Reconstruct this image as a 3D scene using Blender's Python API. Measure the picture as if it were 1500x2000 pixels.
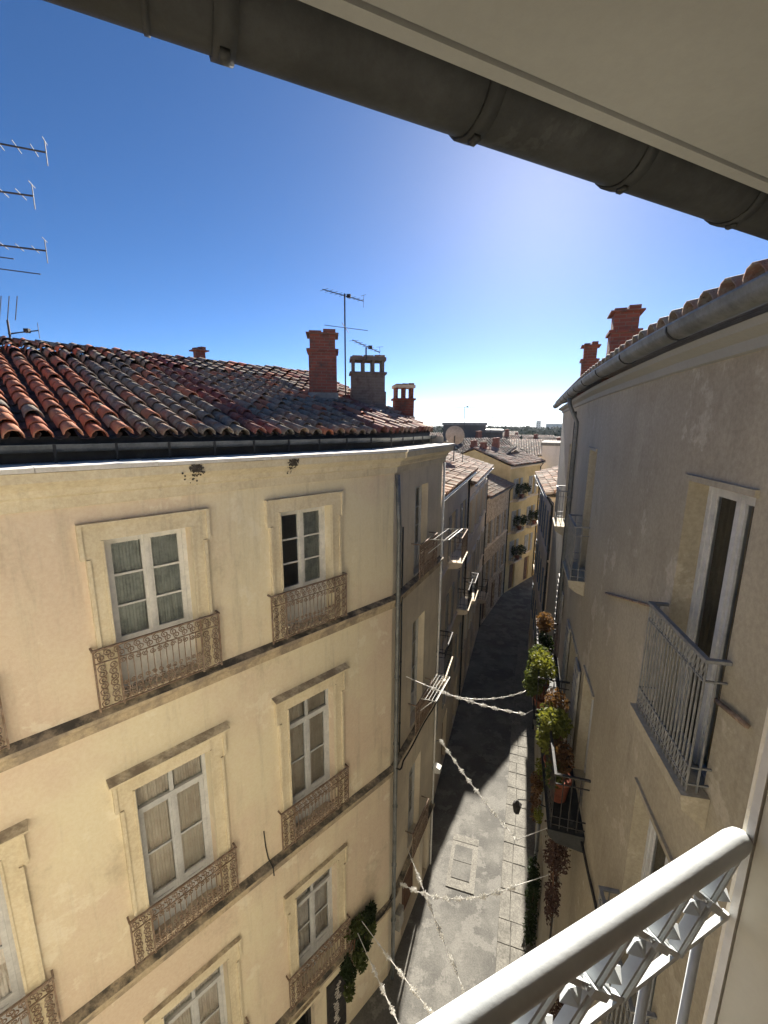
import bpy, math, random
from mathutils import Vector, Matrix
random.seed(11)
R = math.radians
sc = bpy.context.scene
for o in list(bpy.data.objects): bpy.data.objects.remove(o)

# ------------------------------------------------------------------ camera, sky, sun, exposure
CAMZ = 14.5
cam_d = bpy.data.cameras.new('camera'); cam = bpy.data.objects.new('camera', cam_d)
sc.collection.objects.link(cam); sc.camera = cam
cam_d.sensor_fit = 'VERTICAL'; cam_d.sensor_height = 36; cam_d.lens = 36 * 840 / 2000
cam_d.clip_start = 0.02; cam_d.clip_end = 20000
cam.matrix_world = Matrix.Translation((0, 0, CAMZ)) @ Matrix.Rotation(R(90 - 11.44), 4, 'X') @ Matrix.Rotation(R(.46), 4, 'Z')

SUN_AZ, SUN_EL = R(18.3), R(27.5)          # azimuth from +Y towards +X
w = bpy.data.worlds.new('World'); sc.world = w; w.use_nodes = True
nt = w.node_tree; bg = nt.nodes['Background']
sky = nt.nodes.new('ShaderNodeTexSky'); sky.sky_type = 'NISHITA'; sky.sun_disc = False
sky.sun_elevation = SUN_EL; sky.sun_rotation = SUN_AZ; sky.altitude = 700
sky.air_density = .46; sky.dust_density = .21; sky.ozone_density = 3.0
hsv = nt.nodes.new('ShaderNodeHueSaturation'); hsv.inputs['Saturation'].default_value = 1.17; hsv.inputs['Value'].default_value = 1.0
nt.links.new(sky.outputs[0], hsv.inputs['Color']); nt.links.new(hsv.outputs[0], bg.inputs[0]); bg.inputs[1].default_value = 0.05
sd = bpy.data.lights.new('sun', 'SUN'); sd.energy = 5.0; sd.angle = R(.53); sd.color = (1, .93, .82)
sun = bpy.data.objects.new('sun', sd); sc.collection.objects.link(sun)
sdir = Vector((math.sin(SUN_AZ) * math.cos(SUN_EL), math.cos(SUN_AZ) * math.cos(SUN_EL), math.sin(SUN_EL)))
sun.rotation_euler = sdir.to_track_quat('Z', 'Y').to_euler(); sun.location = (6, 18, 30)
sc.view_settings.view_transform = 'Standard'; sc.view_settings.look = 'None'
sc.view_settings.gamma = 1; sc.view_settings.exposure = 1.85

# ------------------------------------------------------------------ materials
MATS = {}
def nodes(name):
    m = bpy.data.materials.new(name); m.use_nodes = True; MATS[name] = m
    return m, m.node_tree, m.node_tree.nodes['Principled BSDF']
def N(t, kind, **kw):
    n = t.nodes.new('ShaderNode' + kind)
    for k, v in kw.items(): setattr(n, k, v)
    return n
def noise(t, vec, scale, detail=4, rough=.6):
    n = N(t, 'TexNoise'); n.inputs['Scale'].default_value = scale
    n.inputs['Detail'].default_value = detail; n.inputs['Roughness'].default_value = rough
    t.links.new(vec, n.inputs['Vector']); return n.outputs['Fac']
def ramp(t, fac, a, b):
    n = N(t, 'MapRange'); n.inputs['From Min'].default_value = a; n.inputs['From Max'].default_value = b
    n.interpolation_type = 'SMOOTHSTEP'
    t.links.new(fac, n.inputs['Value']); return n.outputs['Result']
def mixc(t, fac, a, b, blend='MIX'):
    n = N(t, 'Mix', data_type='RGBA', blend_type=blend)
    for s, v in ((n.inputs[0], fac), (n.inputs[6], a), (n.inputs[7], b)):
        if isinstance(v, (int, float)): s.default_value = v
        elif isinstance(v, tuple): s.default_value = (*v[:3], 1)
        else: t.links.new(v, s)
    return n.outputs[2]
def mth(t, op, a, b=None):
    n = N(t, 'Math', operation=op)
    for i, v in enumerate((a, b)):
        if v is None: continue
        if isinstance(v, (int, float)): n.inputs[i].default_value = v
        else: t.links.new(v, n.inputs[i])
    return n.outputs[0]
def vscale(t, vec, s):
    n = N(t, 'Mapping'); n.inputs['Scale'].default_value = s; t.links.new(vec, n.inputs['Vector']); return n.outputs[0]
def bump(t, p, h, strength, dist=.02):
    b = N(t, 'Bump'); b.inputs['Strength'].default_value = strength; b.inputs['Distance'].default_value = dist
    t.links.new(h, b.inputs['Height']); t.links.new(b.outputs[0], p.inputs['Normal'])
def surf(name, col, col2=None, rough=.9, scale=1.0, streak=.0, fine=.12, bmp=.3, bscale=35, metal=0.0, lichen=None, patch=None, spec=.3, lo=.38, hi=.66, grime=None):
    """general weathered surface: two tones in large blotches, vertical streaks, fine speckle, dirt on upward faces"""
    m, t, p = nodes(name)
    pos = N(t, 'NewGeometry').outputs['Position']
    c = mixc(t, ramp(t, noise(t, pos, scale, 5, .62), lo, hi), col, col2 or tuple(x * .8 for x in col))
    if patch:
        f = ramp(t, noise(t, pos, patch[1], 6, .68), patch[2], patch[2] + .05)
        c = mixc(t, mth(t, 'MULTIPLY', f, patch[3]), c, patch[0])
    if grime:
        c = mixc(t, mth(t, 'MULTIPLY', ramp(t, noise(t, vscale(t, pos, (1, 1, .7)), .9, 7, .72), .54, .72), .55), c, grime)
    if streak:
        s = ramp(t, noise(t, vscale(t, pos, (3.2, 3.2, .22)), 1.6, 5, .7), .5, .78)
        c = mixc(t, mth(t, 'MULTIPLY', s, streak), c, tuple(x * .42 for x in col))
    sp = noise(t, pos, 22, 6, .75)
    c = mixc(t, fine, c, mixc(t, ramp(t, sp, .35, .65), (0, 0, 0), (1, 1, 1)), 'OVERLAY')
    if lichen:
        nz = N(t, 'SeparateXYZ'); t.links.new(N(t, 'NewGeometry').outputs['Normal'], nz.inputs[0])
        up = ramp(t, nz.outputs[2], .2, .7)
        l = mth(t, 'MULTIPLY', up, ramp(t, noise(t, pos, 3.5, 6, .7), .30, .62))
        c = mixc(t, l, c, lichen)
    t.links.new(c, p.inputs['Base Color']); p.inputs['Roughness'].default_value = rough
    p.inputs['Metallic'].default_value = metal; p.inputs['Specular IOR Level'].default_value = spec
    if bmp: bump(t, p, noise(t, pos, bscale, 6, .7), bmp)
    return m

surf('facade_plaster', (.74, .665, .485), (.68, .56, .43), scale=.38, streak=.34, patch=((.82, .76, .61), 1.25, .57, .5), bmp=.16, bscale=70, fine=.07, lo=.38, hi=.62, grime=(.42, .36, .25))  # pinker second tone stands in for a reflection in window glass
surf('facet_plaster', (.70, .62, .48), (.58, .51, .40), scale=.7, streak=.4, bmp=.12, fine=.06)
surf('stone_trim', (.71, .63, .46), (.62, .54, .38), scale=1.5, streak=.38, bmp=.2, lichen=(.27, .22, .16))
surf('stone_band', (.50, .41, .28), (.30, .25, .19), scale=2.4, streak=.45, bmp=.4, lichen=(.075, .07, .06), lo=.42, hi=.6)
surf('stone_black', (.10, .085, .065), (.06, .05, .04), scale=9, fine=.3)
surf('ledge_white', (.72, .69, .62), (.58, .55, .49), scale=2, bmp=.2)
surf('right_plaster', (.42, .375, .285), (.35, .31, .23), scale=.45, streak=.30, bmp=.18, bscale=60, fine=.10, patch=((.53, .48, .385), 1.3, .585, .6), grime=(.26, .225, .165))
surf('own_plaster', (.78, .72, .60), (.70, .64, .52), scale=.6, streak=.1)
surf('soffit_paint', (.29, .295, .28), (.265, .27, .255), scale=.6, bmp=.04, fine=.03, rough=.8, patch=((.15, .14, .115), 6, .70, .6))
surf('jamb_paint', (.56, .54, .46), (.52, .50, .43), scale=2.0, fine=.03, bmp=.03, rough=.6)
surf('white_paint', (.72, .71, .67), (.60, .60, .57), scale=6, streak=.12, fine=.08, bmp=.05, rough=.5)
surf('rail_paint', (.54, .57, .58), (.50, .53, .54), scale=14, fine=.05, patch=((.30, .28, .25), 34, .73, .6), bmp=.06, bscale=60, rough=.42, spec=.5)
surf('grey_white_paint', (.56, .57, .57), (.48, .49, .50), scale=5, streak=.15, fine=.08, bmp=.05, rough=.55)
surf('zinc', (.20, .21, .21), (.13, .14, .14), scale=3, streak=.3, rough=.5, metal=.45, bmp=.1)
surf('zinc_dark', (.038, .040, .040), (.025, .027, .027), scale=3.5, streak=.5, patch=((.062, .064, .062), 5, .62, .4), rough=.7, metal=.1, bmp=.12)
surf('iron_rust', (.21, .145, .10), (.27, .21, .165), scale=9, rough=.85, bmp=.3, fine=.3)
surf('iron_grey', (.17, .175, .175), (.23, .23, .225), scale=9, rough=.6, bmp=.2)
surf('iron_black', (.025, .025, .026), (.05, .045, .04), scale=9, rough=.7)
surf('antenna_metal', (.06, .062, .07), (.045, .045, .05), scale=5, rough=.6)
surf('asphalt', (.165, .160, .145), (.105, .102, .094), scale=.8, fine=.16, bmp=.35, bscale=30, patch=((.20, .193, .175), 1.3, .52, .8), grime=(.07, .066, .06), lo=.36, hi=.62)
surf('patch_concrete', (.22, .21, .185), (.18, .17, .15), scale=2, fine=.3, bmp=.4)
surf('pavement_stone', (.215, .205, .18), (.155, .148, .13), scale=2.2, fine=.3, bmp=.4)
surf('earth', (.12, .12, .08), (.08, .09, .055), scale=.05)
surf('interior_dark', (.05, .045, .04), (.04, .035, .03), bmp=0)
surf('curtain_grey', (.60, .61, .61), (.40, .41, .42), scale=5, bmp=0)
surf('curtain_pink', (.84, .74, .68), (.74, .62, .56), scale=4, bmp=0)
surf('wood_brown', (.16, .085, .05), (.10, .055, .035), scale=4, streak=.3)
surf('shutter_grey', (.36, .35, .32), (.28, .275, .25), scale=4, streak=.2, rough=.7)
surf('shutter_blue', (.16, .20, .24), (.12, .16, .20), scale=4, streak=.2, rough=.7)
surf('render_grey', (.72, .62, .46), (.58, .49, .37), scale=.8, streak=.35)
surf('render_cream', (.74, .63, .49), (.62, .52, .40), scale=.8, streak=.3)
surf('render_rubble', (.56, .46, .34), (.34, .27, .20), scale=4.5, fine=.4, bmp=.8, bscale=12)
surf('render_yellow', (.66, .50, .25), (.56, .41, .19), scale=.8, streak=.25)
surf('render_ochre', (.55, .36, .12), (.46, .29, .09), scale=.8, streak=.25)
surf('render_dark', (.10, .10, .10), (.075, .075, .075), scale=.4, streak=.3)
surf('render_pale', (.62, .58, .52), (.54, .50, .45), scale=.4, streak=.2)
surf('tinsel', (.88, .87, .84), (.74, .73, .68), scale=30, rough=.35, bmp=0, spec=.6)
surf('terracotta', (.24, .075, .045), (.18, .055, .035), scale=6)
surf('leaf_lime', (.20, .21, .045), (.13, .15, .03), scale=9, bmp=0, rough=.6)
surf('leaf_green', (.09, .115, .035), (.06, .08, .025), scale=9, bmp=0, rough=.6)
surf('leaf_dark', (.025, .045, .015), (.018, .03, .01), scale=9, bmp=0, rough=.6)
surf('leaf_rust', (.15, .085, .04), (.11, .055, .03), scale=9, bmp=0, rough=.7)
surf('leaf_purple', (.075, .045, .045), (.11, .07, .06), scale=9, bmp=0, rough=.7)
surf('far_foliage', (.07, .09, .05), (.05, .07, .04), scale=.05, bmp=0)
surf('far_hill', (.12, .15, .15), (.10, .13, .13), scale=.004, bmp=0)

for _n in ('leaf_lime', 'leaf_green', 'leaf_dark', 'leaf_rust', 'leaf_purple'):
    t = MATS[_n].node_tree; p = t.nodes['Principled BSDF']; out = t.nodes['Material Output']
    tl = N(t, 'BsdfTranslucent'); mxs = N(t, 'MixShader'); mxs.inputs[0].default_value = .42
    t.links.new(mixc(t, 1.0, p.inputs['Base Color'].links[0].from_socket, (1.0, .95, .55), 'MULTIPLY'), tl.inputs[0])
    t.links.new(p.outputs[0], mxs.inputs[1]); t.links.new(tl.outputs[0], mxs.inputs[2]); t.links.new(mxs.outputs[0], out.inputs[0])

def tile_mat(name, stops, lichen, lf):
    m, t, p = nodes(name)
    geo = N(t, 'NewGeometry'); oi = N(t, 'ObjectInfo')
    r = mth(t, 'FRACT', mth(t, 'ADD', geo.outputs['Random Per Island'], oi.outputs['Random']))
    cr = N(t, 'ValToRGB'); t.links.new(r, cr.inputs[0])
    e = cr.color_ramp.elements
    while len(e) < len(stops): e.new(.5)
    for k, s in enumerate(stops): e[k].position = k / (len(stops) - 1); e[k].color = (*s, 1)
    pos = geo.outputs['Position']
    c = mixc(t, mth(t, 'MULTIPLY', ramp(t, noise(t, pos, 9, 6, .72), .40, .62), lf), cr.outputs[0], lichen)
    c = mixc(t, ramp(t, noise(t, pos, 26, 5, .75), .56, .74), c, (.035, .03, .027))
    t.links.new(c, p.inputs['Base Color']); p.inputs['Roughness'].default_value = .85; p.inputs['Specular IOR Level'].default_value = .3
    bump(t, p, noise(t, pos, 45, 5, .7), .5)
tile_mat('tile_old', [(.17, .095, .07), (.22, .18, .14), (.26, .13, .085), (.20, .18, .15), (.30, .17, .11), (.15, .12, .10)], (.30, .29, .24), .75)
tile_mat('tile_new', [(.46, .16, .085), (.52, .20, .11), (.40, .13, .075), (.50, .22, .13)], (.40, .24, .16), .35)
tile_mat('tile_red', [(.24, .07, .055), (.27, .09, .07), (.18, .06, .05), (.22, .14, .11)], (.26, .18, .15), .6)
tile_mat('tile_pale', [(.44, .24, .16), (.16, .10, .08), (.52, .36, .27), (.22, .12, .09), (.38, .20, .13), (.48, .40, .33), (.14, .10, .085)], (.46, .40, .33), .5)

def brick_mat(name, a, b, mortar, sc_=1.0):
    m, t, p = nodes(name)
    tc = N(t, 'TexCoord'); mp = N(t, 'Mapping'); t.links.new(tc.outputs['Object'], mp.inputs[0])
    sx = N(t, 'SeparateXYZ'); t.links.new(mp.outputs[0], sx.inputs[0])
    cx = N(t, 'CombineXYZ'); t.links.new(mth(t, 'ADD', sx.outputs[0], sx.outputs[1]), cx.inputs[0]); t.links.new(sx.outputs[2], cx.inputs[1])
    bk = N(t, 'TexBrick'); t.links.new(cx.outputs[0], bk.inputs['Vector'])
    bk.inputs['Scale'].default_value = 1; bk.inputs['Brick Width'].default_value = .23 * sc_; bk.inputs['Row Height'].default_value = .07 * sc_
    bk.inputs['Mortar Size'].default_value = .009; bk.inputs['Mortar Smooth'].default_value = .3
    bk.inputs['Color1'].default_value = (*a, 1); bk.inputs['Color2'].default_value = (*b, 1); bk.inputs['Mortar'].default_value = (*mortar, 1)
    pos = N(t, 'NewGeometry').outputs['Position']
    c = mixc(t, ramp(t, noise(t, pos, 4, 6, .7), .45, .72), bk.outputs[0], (.09, .06, .05))
    t.links.new(c, p.inputs['Base Color']); p.inputs['Roughness'].default_value = .9
    h = mth(t, 'SUBTRACT', mth(t, 'MULTIPLY', noise(t, pos, 40, 4), .3), bk.outputs['Fac']); bump(t, p, h, .6, .01)
brick_mat('chimney_brick', (.27, .075, .045), (.20, .055, .035), (.20, .13, .10))
brick_mat('chimney_brick_dull', (.17, .15, .125), (.135, .12, .105), (.18, .16, .14))

m, t, p = nodes('glass')
t.nodes.remove(p)
tr = N(t, 'BsdfTransparent'); tr.inputs[0].default_value = (.78, .82, .80, 1)
gl = N(t, 'BsdfGlossy'); gl.inputs['Roughness'].default_value = .03
fr = N(t, 'Fresnel'); fr.inputs[0].default_value = 1.5
mx = N(t, 'MixShader'); t.links.new(mth(t, 'ADD', mth(t, 'MULTIPLY', fr.outputs[0], 1.0), .04), mx.inputs[0])
t.links.new(tr.outputs[0], mx.inputs[1]); t.links.new(gl.outputs[0], mx.inputs[2])
t.links.new(mx.outputs[0], t.nodes['Material Output'].inputs[0])

# ------------------------------------------------------------------ mesh helpers
COL = sc.collection
WM = {}
I4 = Matrix.Identity(4)
def frame(x, y, az, z=0):
    """local x runs along azimuth az (degrees), local y points to the left of it (into the house), z up"""
    a = R(az); ux, uy = math.sin(a), math.cos(a)
    return Matrix(((ux, -uy, 0, x), (uy, ux, 0, y), (0, 0, 1, z), (0, 0, 0, 1)))
def T(x, y, z): return Matrix.Translation((x, y, z))
def put(name, me, parent=None, M=I4):
    o = bpy.data.objects.new(name, me); COL.objects.link(o)
    if parent is not None:
        o.parent = parent; o.matrix_basis = WM[parent.name].inverted() @ M
    else: o.matrix_basis = M
    WM[o.name] = M.copy(); return o
def tag(o, label, cat, group=None):
    o['label'] = label; o['category'] = cat
    if group: o['group'] = group
    return o
def thing(name, label, cat, loc, group=None):
    return tag(put(name, None, None, T(*loc)), label, cat, group)
def structure(o): o['kind'] = 'structure'; return o
def stuff(o): o['kind'] = 'stuff'; return o

class MB:
    def __init__(s): s.v = []; s.f = []
    def add(s, vs, fs):
        b = len(s.v); s.v += [tuple(q) for q in vs]; s.f += [tuple(b + i for i in f) for f in fs]; return s
    def quad(s, *vs): return s.add(vs, [tuple(range(len(vs)))])
    def box(s, x0, x1, y0, y1, z0, z1):
        return s.add([(x, y, z) for z in (z0, z1) for y in (y0, y1) for x in (x0, x1)],
                     [(0, 2, 3, 1), (4, 5, 7, 6), (0, 1, 5, 4), (2, 6, 7, 3), (0, 4, 6, 2), (1, 3, 7, 5)])
    def obox(s, a, b, w, h, up=(0, 0, 1)):
        """bar of section w (sideways) x h (along up) from a to b"""
        a, b = Vector(a), Vector(b); d = (b - a).normalized(); sd_ = d.cross(Vector(up)).normalized() * w / 2; u = sd_.cross(d).normalized() * h / 2
        vs = [p_ + i * sd_ + j * u for p_ in (a, b) for (i, j) in ((-1, -1), (1, -1), (1, 1), (-1, 1))]
        return s.add(vs, [(3, 2, 1, 0), (4, 5, 6, 7), (0, 1, 5, 4), (1, 2, 6, 5), (2, 3, 7, 6), (3, 0, 4, 7)])
    def tube(s, pts, r, n=6, cap=True):
        pts = [Vector(q) for q in pts]; rings = []; up = None
        rr = r if isinstance(r, (list, tuple)) else [r] * len(pts)
        for i, q in enumerate(pts):
            d = (pts[min(i + 1, len(pts) - 1)] - pts[max(i - 1, 0)])
            if d.length < 1e-9: d = Vector((0, 0, 1))
            d.normalize()
            if up is None: up = d.orthogonal().normalized()
            up = (up - d * up.dot(d));
            if up.length < 1e-6: up = d.orthogonal()
            up.normalize(); sd_ = d.cross(up)
            rings.append([q + rr[i] * (math.cos(2 * math.pi * k / n) * up + math.sin(2 * math.pi * k / n) * sd_) for k in range(n)])
        vs = [v for g in rings for v in g]; fs = []
        for i in range(len(pts) - 1):
            for k in range(n):
                fs.append((i * n + k, i * n + (k + 1) % n, (i + 1) * n + (k + 1) % n, (i + 1) * n + k))
        if cap: fs += [tuple(range(n))[::-1], tuple(range((len(pts) - 1) * n, len(pts) * n))]
        return s.add(vs, fs)
    def prism(s, prof, x0, x1):
        """profile of (y, z) pairs extruded along x, closed at both ends"""
        n = len(prof); vs = [(x0, y, z) for y, z in prof] + [(x1, y, z) for y, z in prof]
        return s.add(vs, [(k, (k + 1) % n, n + (k + 1) % n, n + k) for k in range(n)] + [tuple(range(n))[::-1], tuple(range(n, 2 * n))])
    def warp(s, fn): s.v = [tuple(fn(*q)) for q in s.v]; return s
    def mesh(s, name, mat, smooth=False):
        me = bpy.data.meshes.new(name); me.from_pydata(s.v, [], s.f); me.update()
        for mm in (mat if isinstance(mat, (list, tuple)) else [mat]): me.materials.append(MATS[mm])
        if smooth: me.polygons.foreach_set('use_smooth', [True] * len(me.polygons))
        return me
    def build(s, name, mat, parent=None, M=I4, smooth=False): return put(name, s.mesh(name, mat, smooth), parent, M)

def wall_mesh(x0, x1, z0, z1, holes, depth=.28, step=None):
    """wall face at y=0 with openings (xa, xb, za, zb) and their reveals going inwards"""
    mb = MB()
    xs = sorted({x0, x1, *[h[0] for h in holes], *[h[1] for h in holes]}); zs = sorted({z0, z1, *[h[2] for h in holes], *[h[3] for h in holes]})
    if step:
        ex = []
        for a, b in zip(xs, xs[1:]):
            k = max(1, int((b - a) / step)); ex += [a + (b - a) * i / k for i in range(k)]
        xs = ex + [xs[-1]]
    for xa, xb in zip(xs, xs[1:]):
        for za, zb in zip(zs, zs[1:]):
            cx, cz = (xa + xb) / 2, (za + zb) / 2
            if any(h[0] < cx < h[1] and h[2] < cz < h[3] for h in holes): continue
            mb.quad((xa, 0, za), (xb, 0, za), (xb, 0, zb), (xa, 0, zb))
    for a, b, c, d in holes:
        D = depth
        mb.quad((a, 0, c), (a, 0, d), (a, D, d), (a, D, c)); mb.quad((b, 0, c), (b, D, c), (b, D, d), (b, 0, d))
        mb.quad((a, 0, d), (b, 0, d), (b, D, d), (a, D, d)); mb.quad((a, 0, c), (a, D, c), (b, D, c), (b, 0, c))
    return mb

# ------------------------------------------------------------------ roof tiles
def tile_shape(n=7, r0=.105, r1=.082, L=.44, th=.014, inner=True):
    mb = MB(); vs = []
    for yy, r in ((0, r0), (L, r1)):
        for k in range(n): a = math.pi * k / (n - 1); vs.append((r * math.cos(a), yy, r * math.sin(a)))
    fs = [(k, k + 1, n + k + 1, n + k) for k in range(n - 1)]
    if inner:
        for k in range(n): a = math.pi * k / (n - 1); vs.append(((r0 - th) * math.cos(a), 0, (r0 - th) * math.sin(a)))
        for k in range(n): a = math.pi * k / (n - 1); vs.append(((r1 - th) * math.cos(a), L * .5, (r1 - th) * math.sin(a)))
        fs += [(2 * n + k, 2 * n + k + 1, k + 1, k) for k in range(n - 1)] + [(3 * n + k, 3 * n + k + 1, 2 * n + k + 1, 2 * n + k) for k in range(n - 1)]
    return mb.add(vs, fs)
TILE = tile_shape(); TILE_ME = {k: TILE.mesh('roof_tile', k, True) for k in ('tile_old', 'tile_new', 'tile_red', 'tile_pale')}
TILE_LOW = tile_shape(5, .112, .088, inner=False).warp(lambda x, y, z: (x, y, z * 1.25))
tile_mat('tile_channel', [(.09, .06, .05), (.11, .09, .075), (.13, .075, .055), (.08, .07, .06)], (.13, .12, .10), .6)  # channels coloured dark to paint in the shade between cover tiles

def slope_frame(M, y0, z0, pitch):
    """frame lying in a roof slope: x along the eave, y up the slope, z out of the roof"""
    return M @ T(0, y0, z0) @ Matrix.Rotation(pitch, 4, 'X')
def tile_roof(parent, S, xr, length, inside, pick, near=None, spacing=.28, expo=.335, shape=TILE_LOW, seed=1, channel='tile_channel'):
    """cover tiles over a slope frame S; 'near' (x, y) -> True keeps that tile as an object of its own"""
    rnd = random.Random(seed); ch = MB(); groups = {}; objs = []
    nx0, nx1 = math.ceil(xr[0] / spacing), math.floor(xr[1] / spacing)
    for i in range(nx0, nx1 + 1):
        x = i * spacing; rows = int(length / expo) + 1; jx = rnd.uniform(-.012, .012)
        for j in range(rows):
            y = j * expo
            if inside(x + spacing / 2, y + .1):
                a = [(x + spacing / 2 + .11 * math.cos(q), .075 - .075 * math.sin(q)) for q in (0, math.pi * .25, math.pi / 2, math.pi * .75, math.pi)]
                yy = y - (.05 if j == 0 else 0)
                ch.add([(ax, yy, az_ + .018) for ax, az_ in a] + [(ax, y + expo, az_) for ax, az_ in a], [(k, k + 1, k + 6, k + 5) for k in range(4)])
            if not inside(x, y + .1): continue
            Mt = T(x + jx + rnd.uniform(-.008, .008), y - .06 + rnd.uniform(-.015, .015), .045 + .012) @ Matrix.Rotation(rnd.uniform(-.03, .03), 4, 'Z') @ Matrix.Rotation(-.05 + rnd.uniform(-.012, .012), 4, 'X')
            Mt = Mt @ T(0, 0, rnd.uniform(-.012, .028)) @ Matrix.Rotation(rnd.uniform(-.06, .06), 4, 'Y')
            mt = pick(i, j, rnd)
            if near and near(x, y): objs.append((mt, S @ Mt))
            else:
                g = groups.setdefault(mt, MB()); g.add([Mt @ Vector(q) for q in shape.v], shape.f)
    for mt, M in objs: put('roof_tile', TILE_ME[mt], parent, M)
    stuff(ch.build('channel_tiles', channel, parent, S, True))
    for mt, g in groups.items(): stuff(g.build('cover_tiles', mt, parent, S, True))
    return len(objs)

# ------------------------------------------------------------------ windows, balconies (shared meshes)
CACHE = {}
def cached(key, fn):
    if key not in CACHE: CACHE[key] = fn()
    return CACHE[key]
def french_window(parent, M, w_, h, hp=0, transom=0, rows=3, paint='white_paint', curtain_or_dark_sheet='curtain_grey', dy=.17, simple=False, cover=(1, 1)):
    """two-leaf window standing at the bottom centre of its opening; frame mesh with panes, curtain and lower panels below it"""
    a = w_ / 2; fw = .055; st = .062
    glass_top = h - fw - (transom if transom else 0)
    def fr_():
        mb = MB()
        mb.box(-a, -a + fw, dy, dy + .07, 0, h); mb.box(a - fw, a, dy, dy + .07, 0, h); mb.box(-a + fw, a - fw, dy, dy + .07, h - fw, h)
        if transom: mb.box(-a + fw, a - fw, dy - .012, dy + .07, h - fw - transom - .03, h - fw - transom + .03); mb.box(-.03, .03, dy + .003, dy + .06, h - fw - transom + .03, h - fw)
        for sx in (-1, 1):
            x0, x1 = sorted((sx * (a - fw - .002), sx * .003))
            top = glass_top - (.03 if transom else 0)
            mb.box(x0, x0 + st, dy + .012, dy + .055, .02, top); mb.box(x1 - st, x1, dy + .012, dy + .055, .02, top)
            mb.box(x0 + st, x1 - st, dy + .014, dy + .053, top - st, top); mb.box(x0 + st, x1 - st, dy + .014, dy + .053, hp, hp + st)
            n = rows
            for k in range(1, n):
                z = hp + st + (top - st - hp - st) * k / n
                mb.box(x0 + st, x1 - st, dy + .016, dy + .05, z - .014, z + .014)
        mb.box(-.028, .028, dy - .006, dy + .012, .02, glass_top - (.03 if transom else 0))
        return mb.mesh('window', paint)
    key = (w_, h, hp, transom, rows, paint, dy)
    o = put('window', cached(('f',) + key, fr_), parent, M)
    top = glass_top - (.03 if transom else 0)
    for sx in (-1, 1):
        x0, x1 = sorted((sx * (a - fw - st), sx * .066))
        for k in range(1 if simple else rows):
            n = 1 if simple else rows
            za = hp + st + (top - hp - 2 * st) * k / n + .012; zb = hp + st + (top - hp - 2 * st) * (k + 1) / n - .012
            put('pane', cached(('p', sx, k, n) + key, lambda: MB().quad((x0, dy + .032, za), (x1, dy + .032, za), (x1, dy + .032, zb), (x0, dy + .032, zb)).mesh('pane', 'glass')), o, M)
        if transom:
            xa, xb = sorted((sx * (a - fw), sx * .03))
            put('pane', cached(('t', sx) + key, lambda: MB().quad((xa, dy + .032, h - fw - transom + .03), (xb, dy + .032, h - fw - transom + .03), (xb, dy + .032, h - fw), (xa, dy + .032, h - fw)).mesh('pane', 'glass')), o, M)
        if hp:
            def pn():
                mb = MB(); xa, xb = sorted((sx * (a - fw - st - .001), sx * .064)); mb.box(xa, xb, dy + .03, dy + .045, .02, hp + .01)
                mb.box(xa + .05, xb - .05, dy + .018, dy + .03, .1, hp - .06); return mb.mesh('lower_panel', paint)
            put('lower_panel', cached(('l', sx) + key, pn), o, M)
    if curtain_or_dark_sheet:
        def cu():
            mb = MB(); n = 40; y0 = dy + .075
            for sx in (-1, 1):
                pts = []
                for k in range(n + 1):
                    cv = cover[0] if sx < 0 else cover[1]; x = sx * (a - .01 - (a - .04) * cv * k / n); pts.append((x, y0 + .018 * math.sin(k * 1.9 + sx) + .01 * math.sin(k * .7)))
                mb.add([(x, y, hp * .5) for x, y in pts] + [(x, y, h - .02) for x, y in pts], [(k, k + 1, n + k + 2, n + k + 1) for k in range(n)])
            return mb.mesh('curtain_or_dark_sheet', curtain_or_dark_sheet, True)
        put('curtain_or_dark_sheet', cached(('c', curtain_or_dark_sheet, cover) + key, cu), o, M)
    return o

def surround(parent, M, w_, h, hood=False, mat='stone_trim'):
    """moulded stone architrave with ears around an opening"""
    def f():
        mb = MB(); a = w_ / 2; b = .205; top = h + .2
        mb.box(-a - b, -a + .0, -.05, .0, -.02, h); mb.box(a, a + b, -.05, .0, -.02, h); mb.box(-a - b, a + b, -.052, .0, h, top)
        for sx in (-1, 1):
            x0, x1 = sorted((sx * (a + b), sx * (a + b + .055))); mb.box(x0, x1, -.05, 0, h - .22, top)
            x0, x1 = sorted((sx * (a + b - .045), sx * (a + b - .001))); mb.box(x0, x1, -.075, -.05, -.02, h - .22)
            x0, x1 = sorted((sx * (a + b + .01), sx * (a + b + .055))); mb.box(x0, x1, -.075, -.05, h - .219, top)
            x0, x1 = sorted((sx * (a + .001), sx * (a + .03))); mb.box(x0, x1, -.065, -.05, -.02, h - .001)
        mb.box(-a - b - .055, a + b + .055, -.085, .0, top, top + .03)
        if hood: mb.prism([(0, top + .03), (-.10, top + .03), (-.16, top + .07), (-.17, top + .10), (0, top + .13)], -a - b - .1, a + b + .1)
        return mb.mesh('window_surround', mat)
    return put('window_surround', cached(('s', w_, h, hood, mat), f), parent, M)

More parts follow.
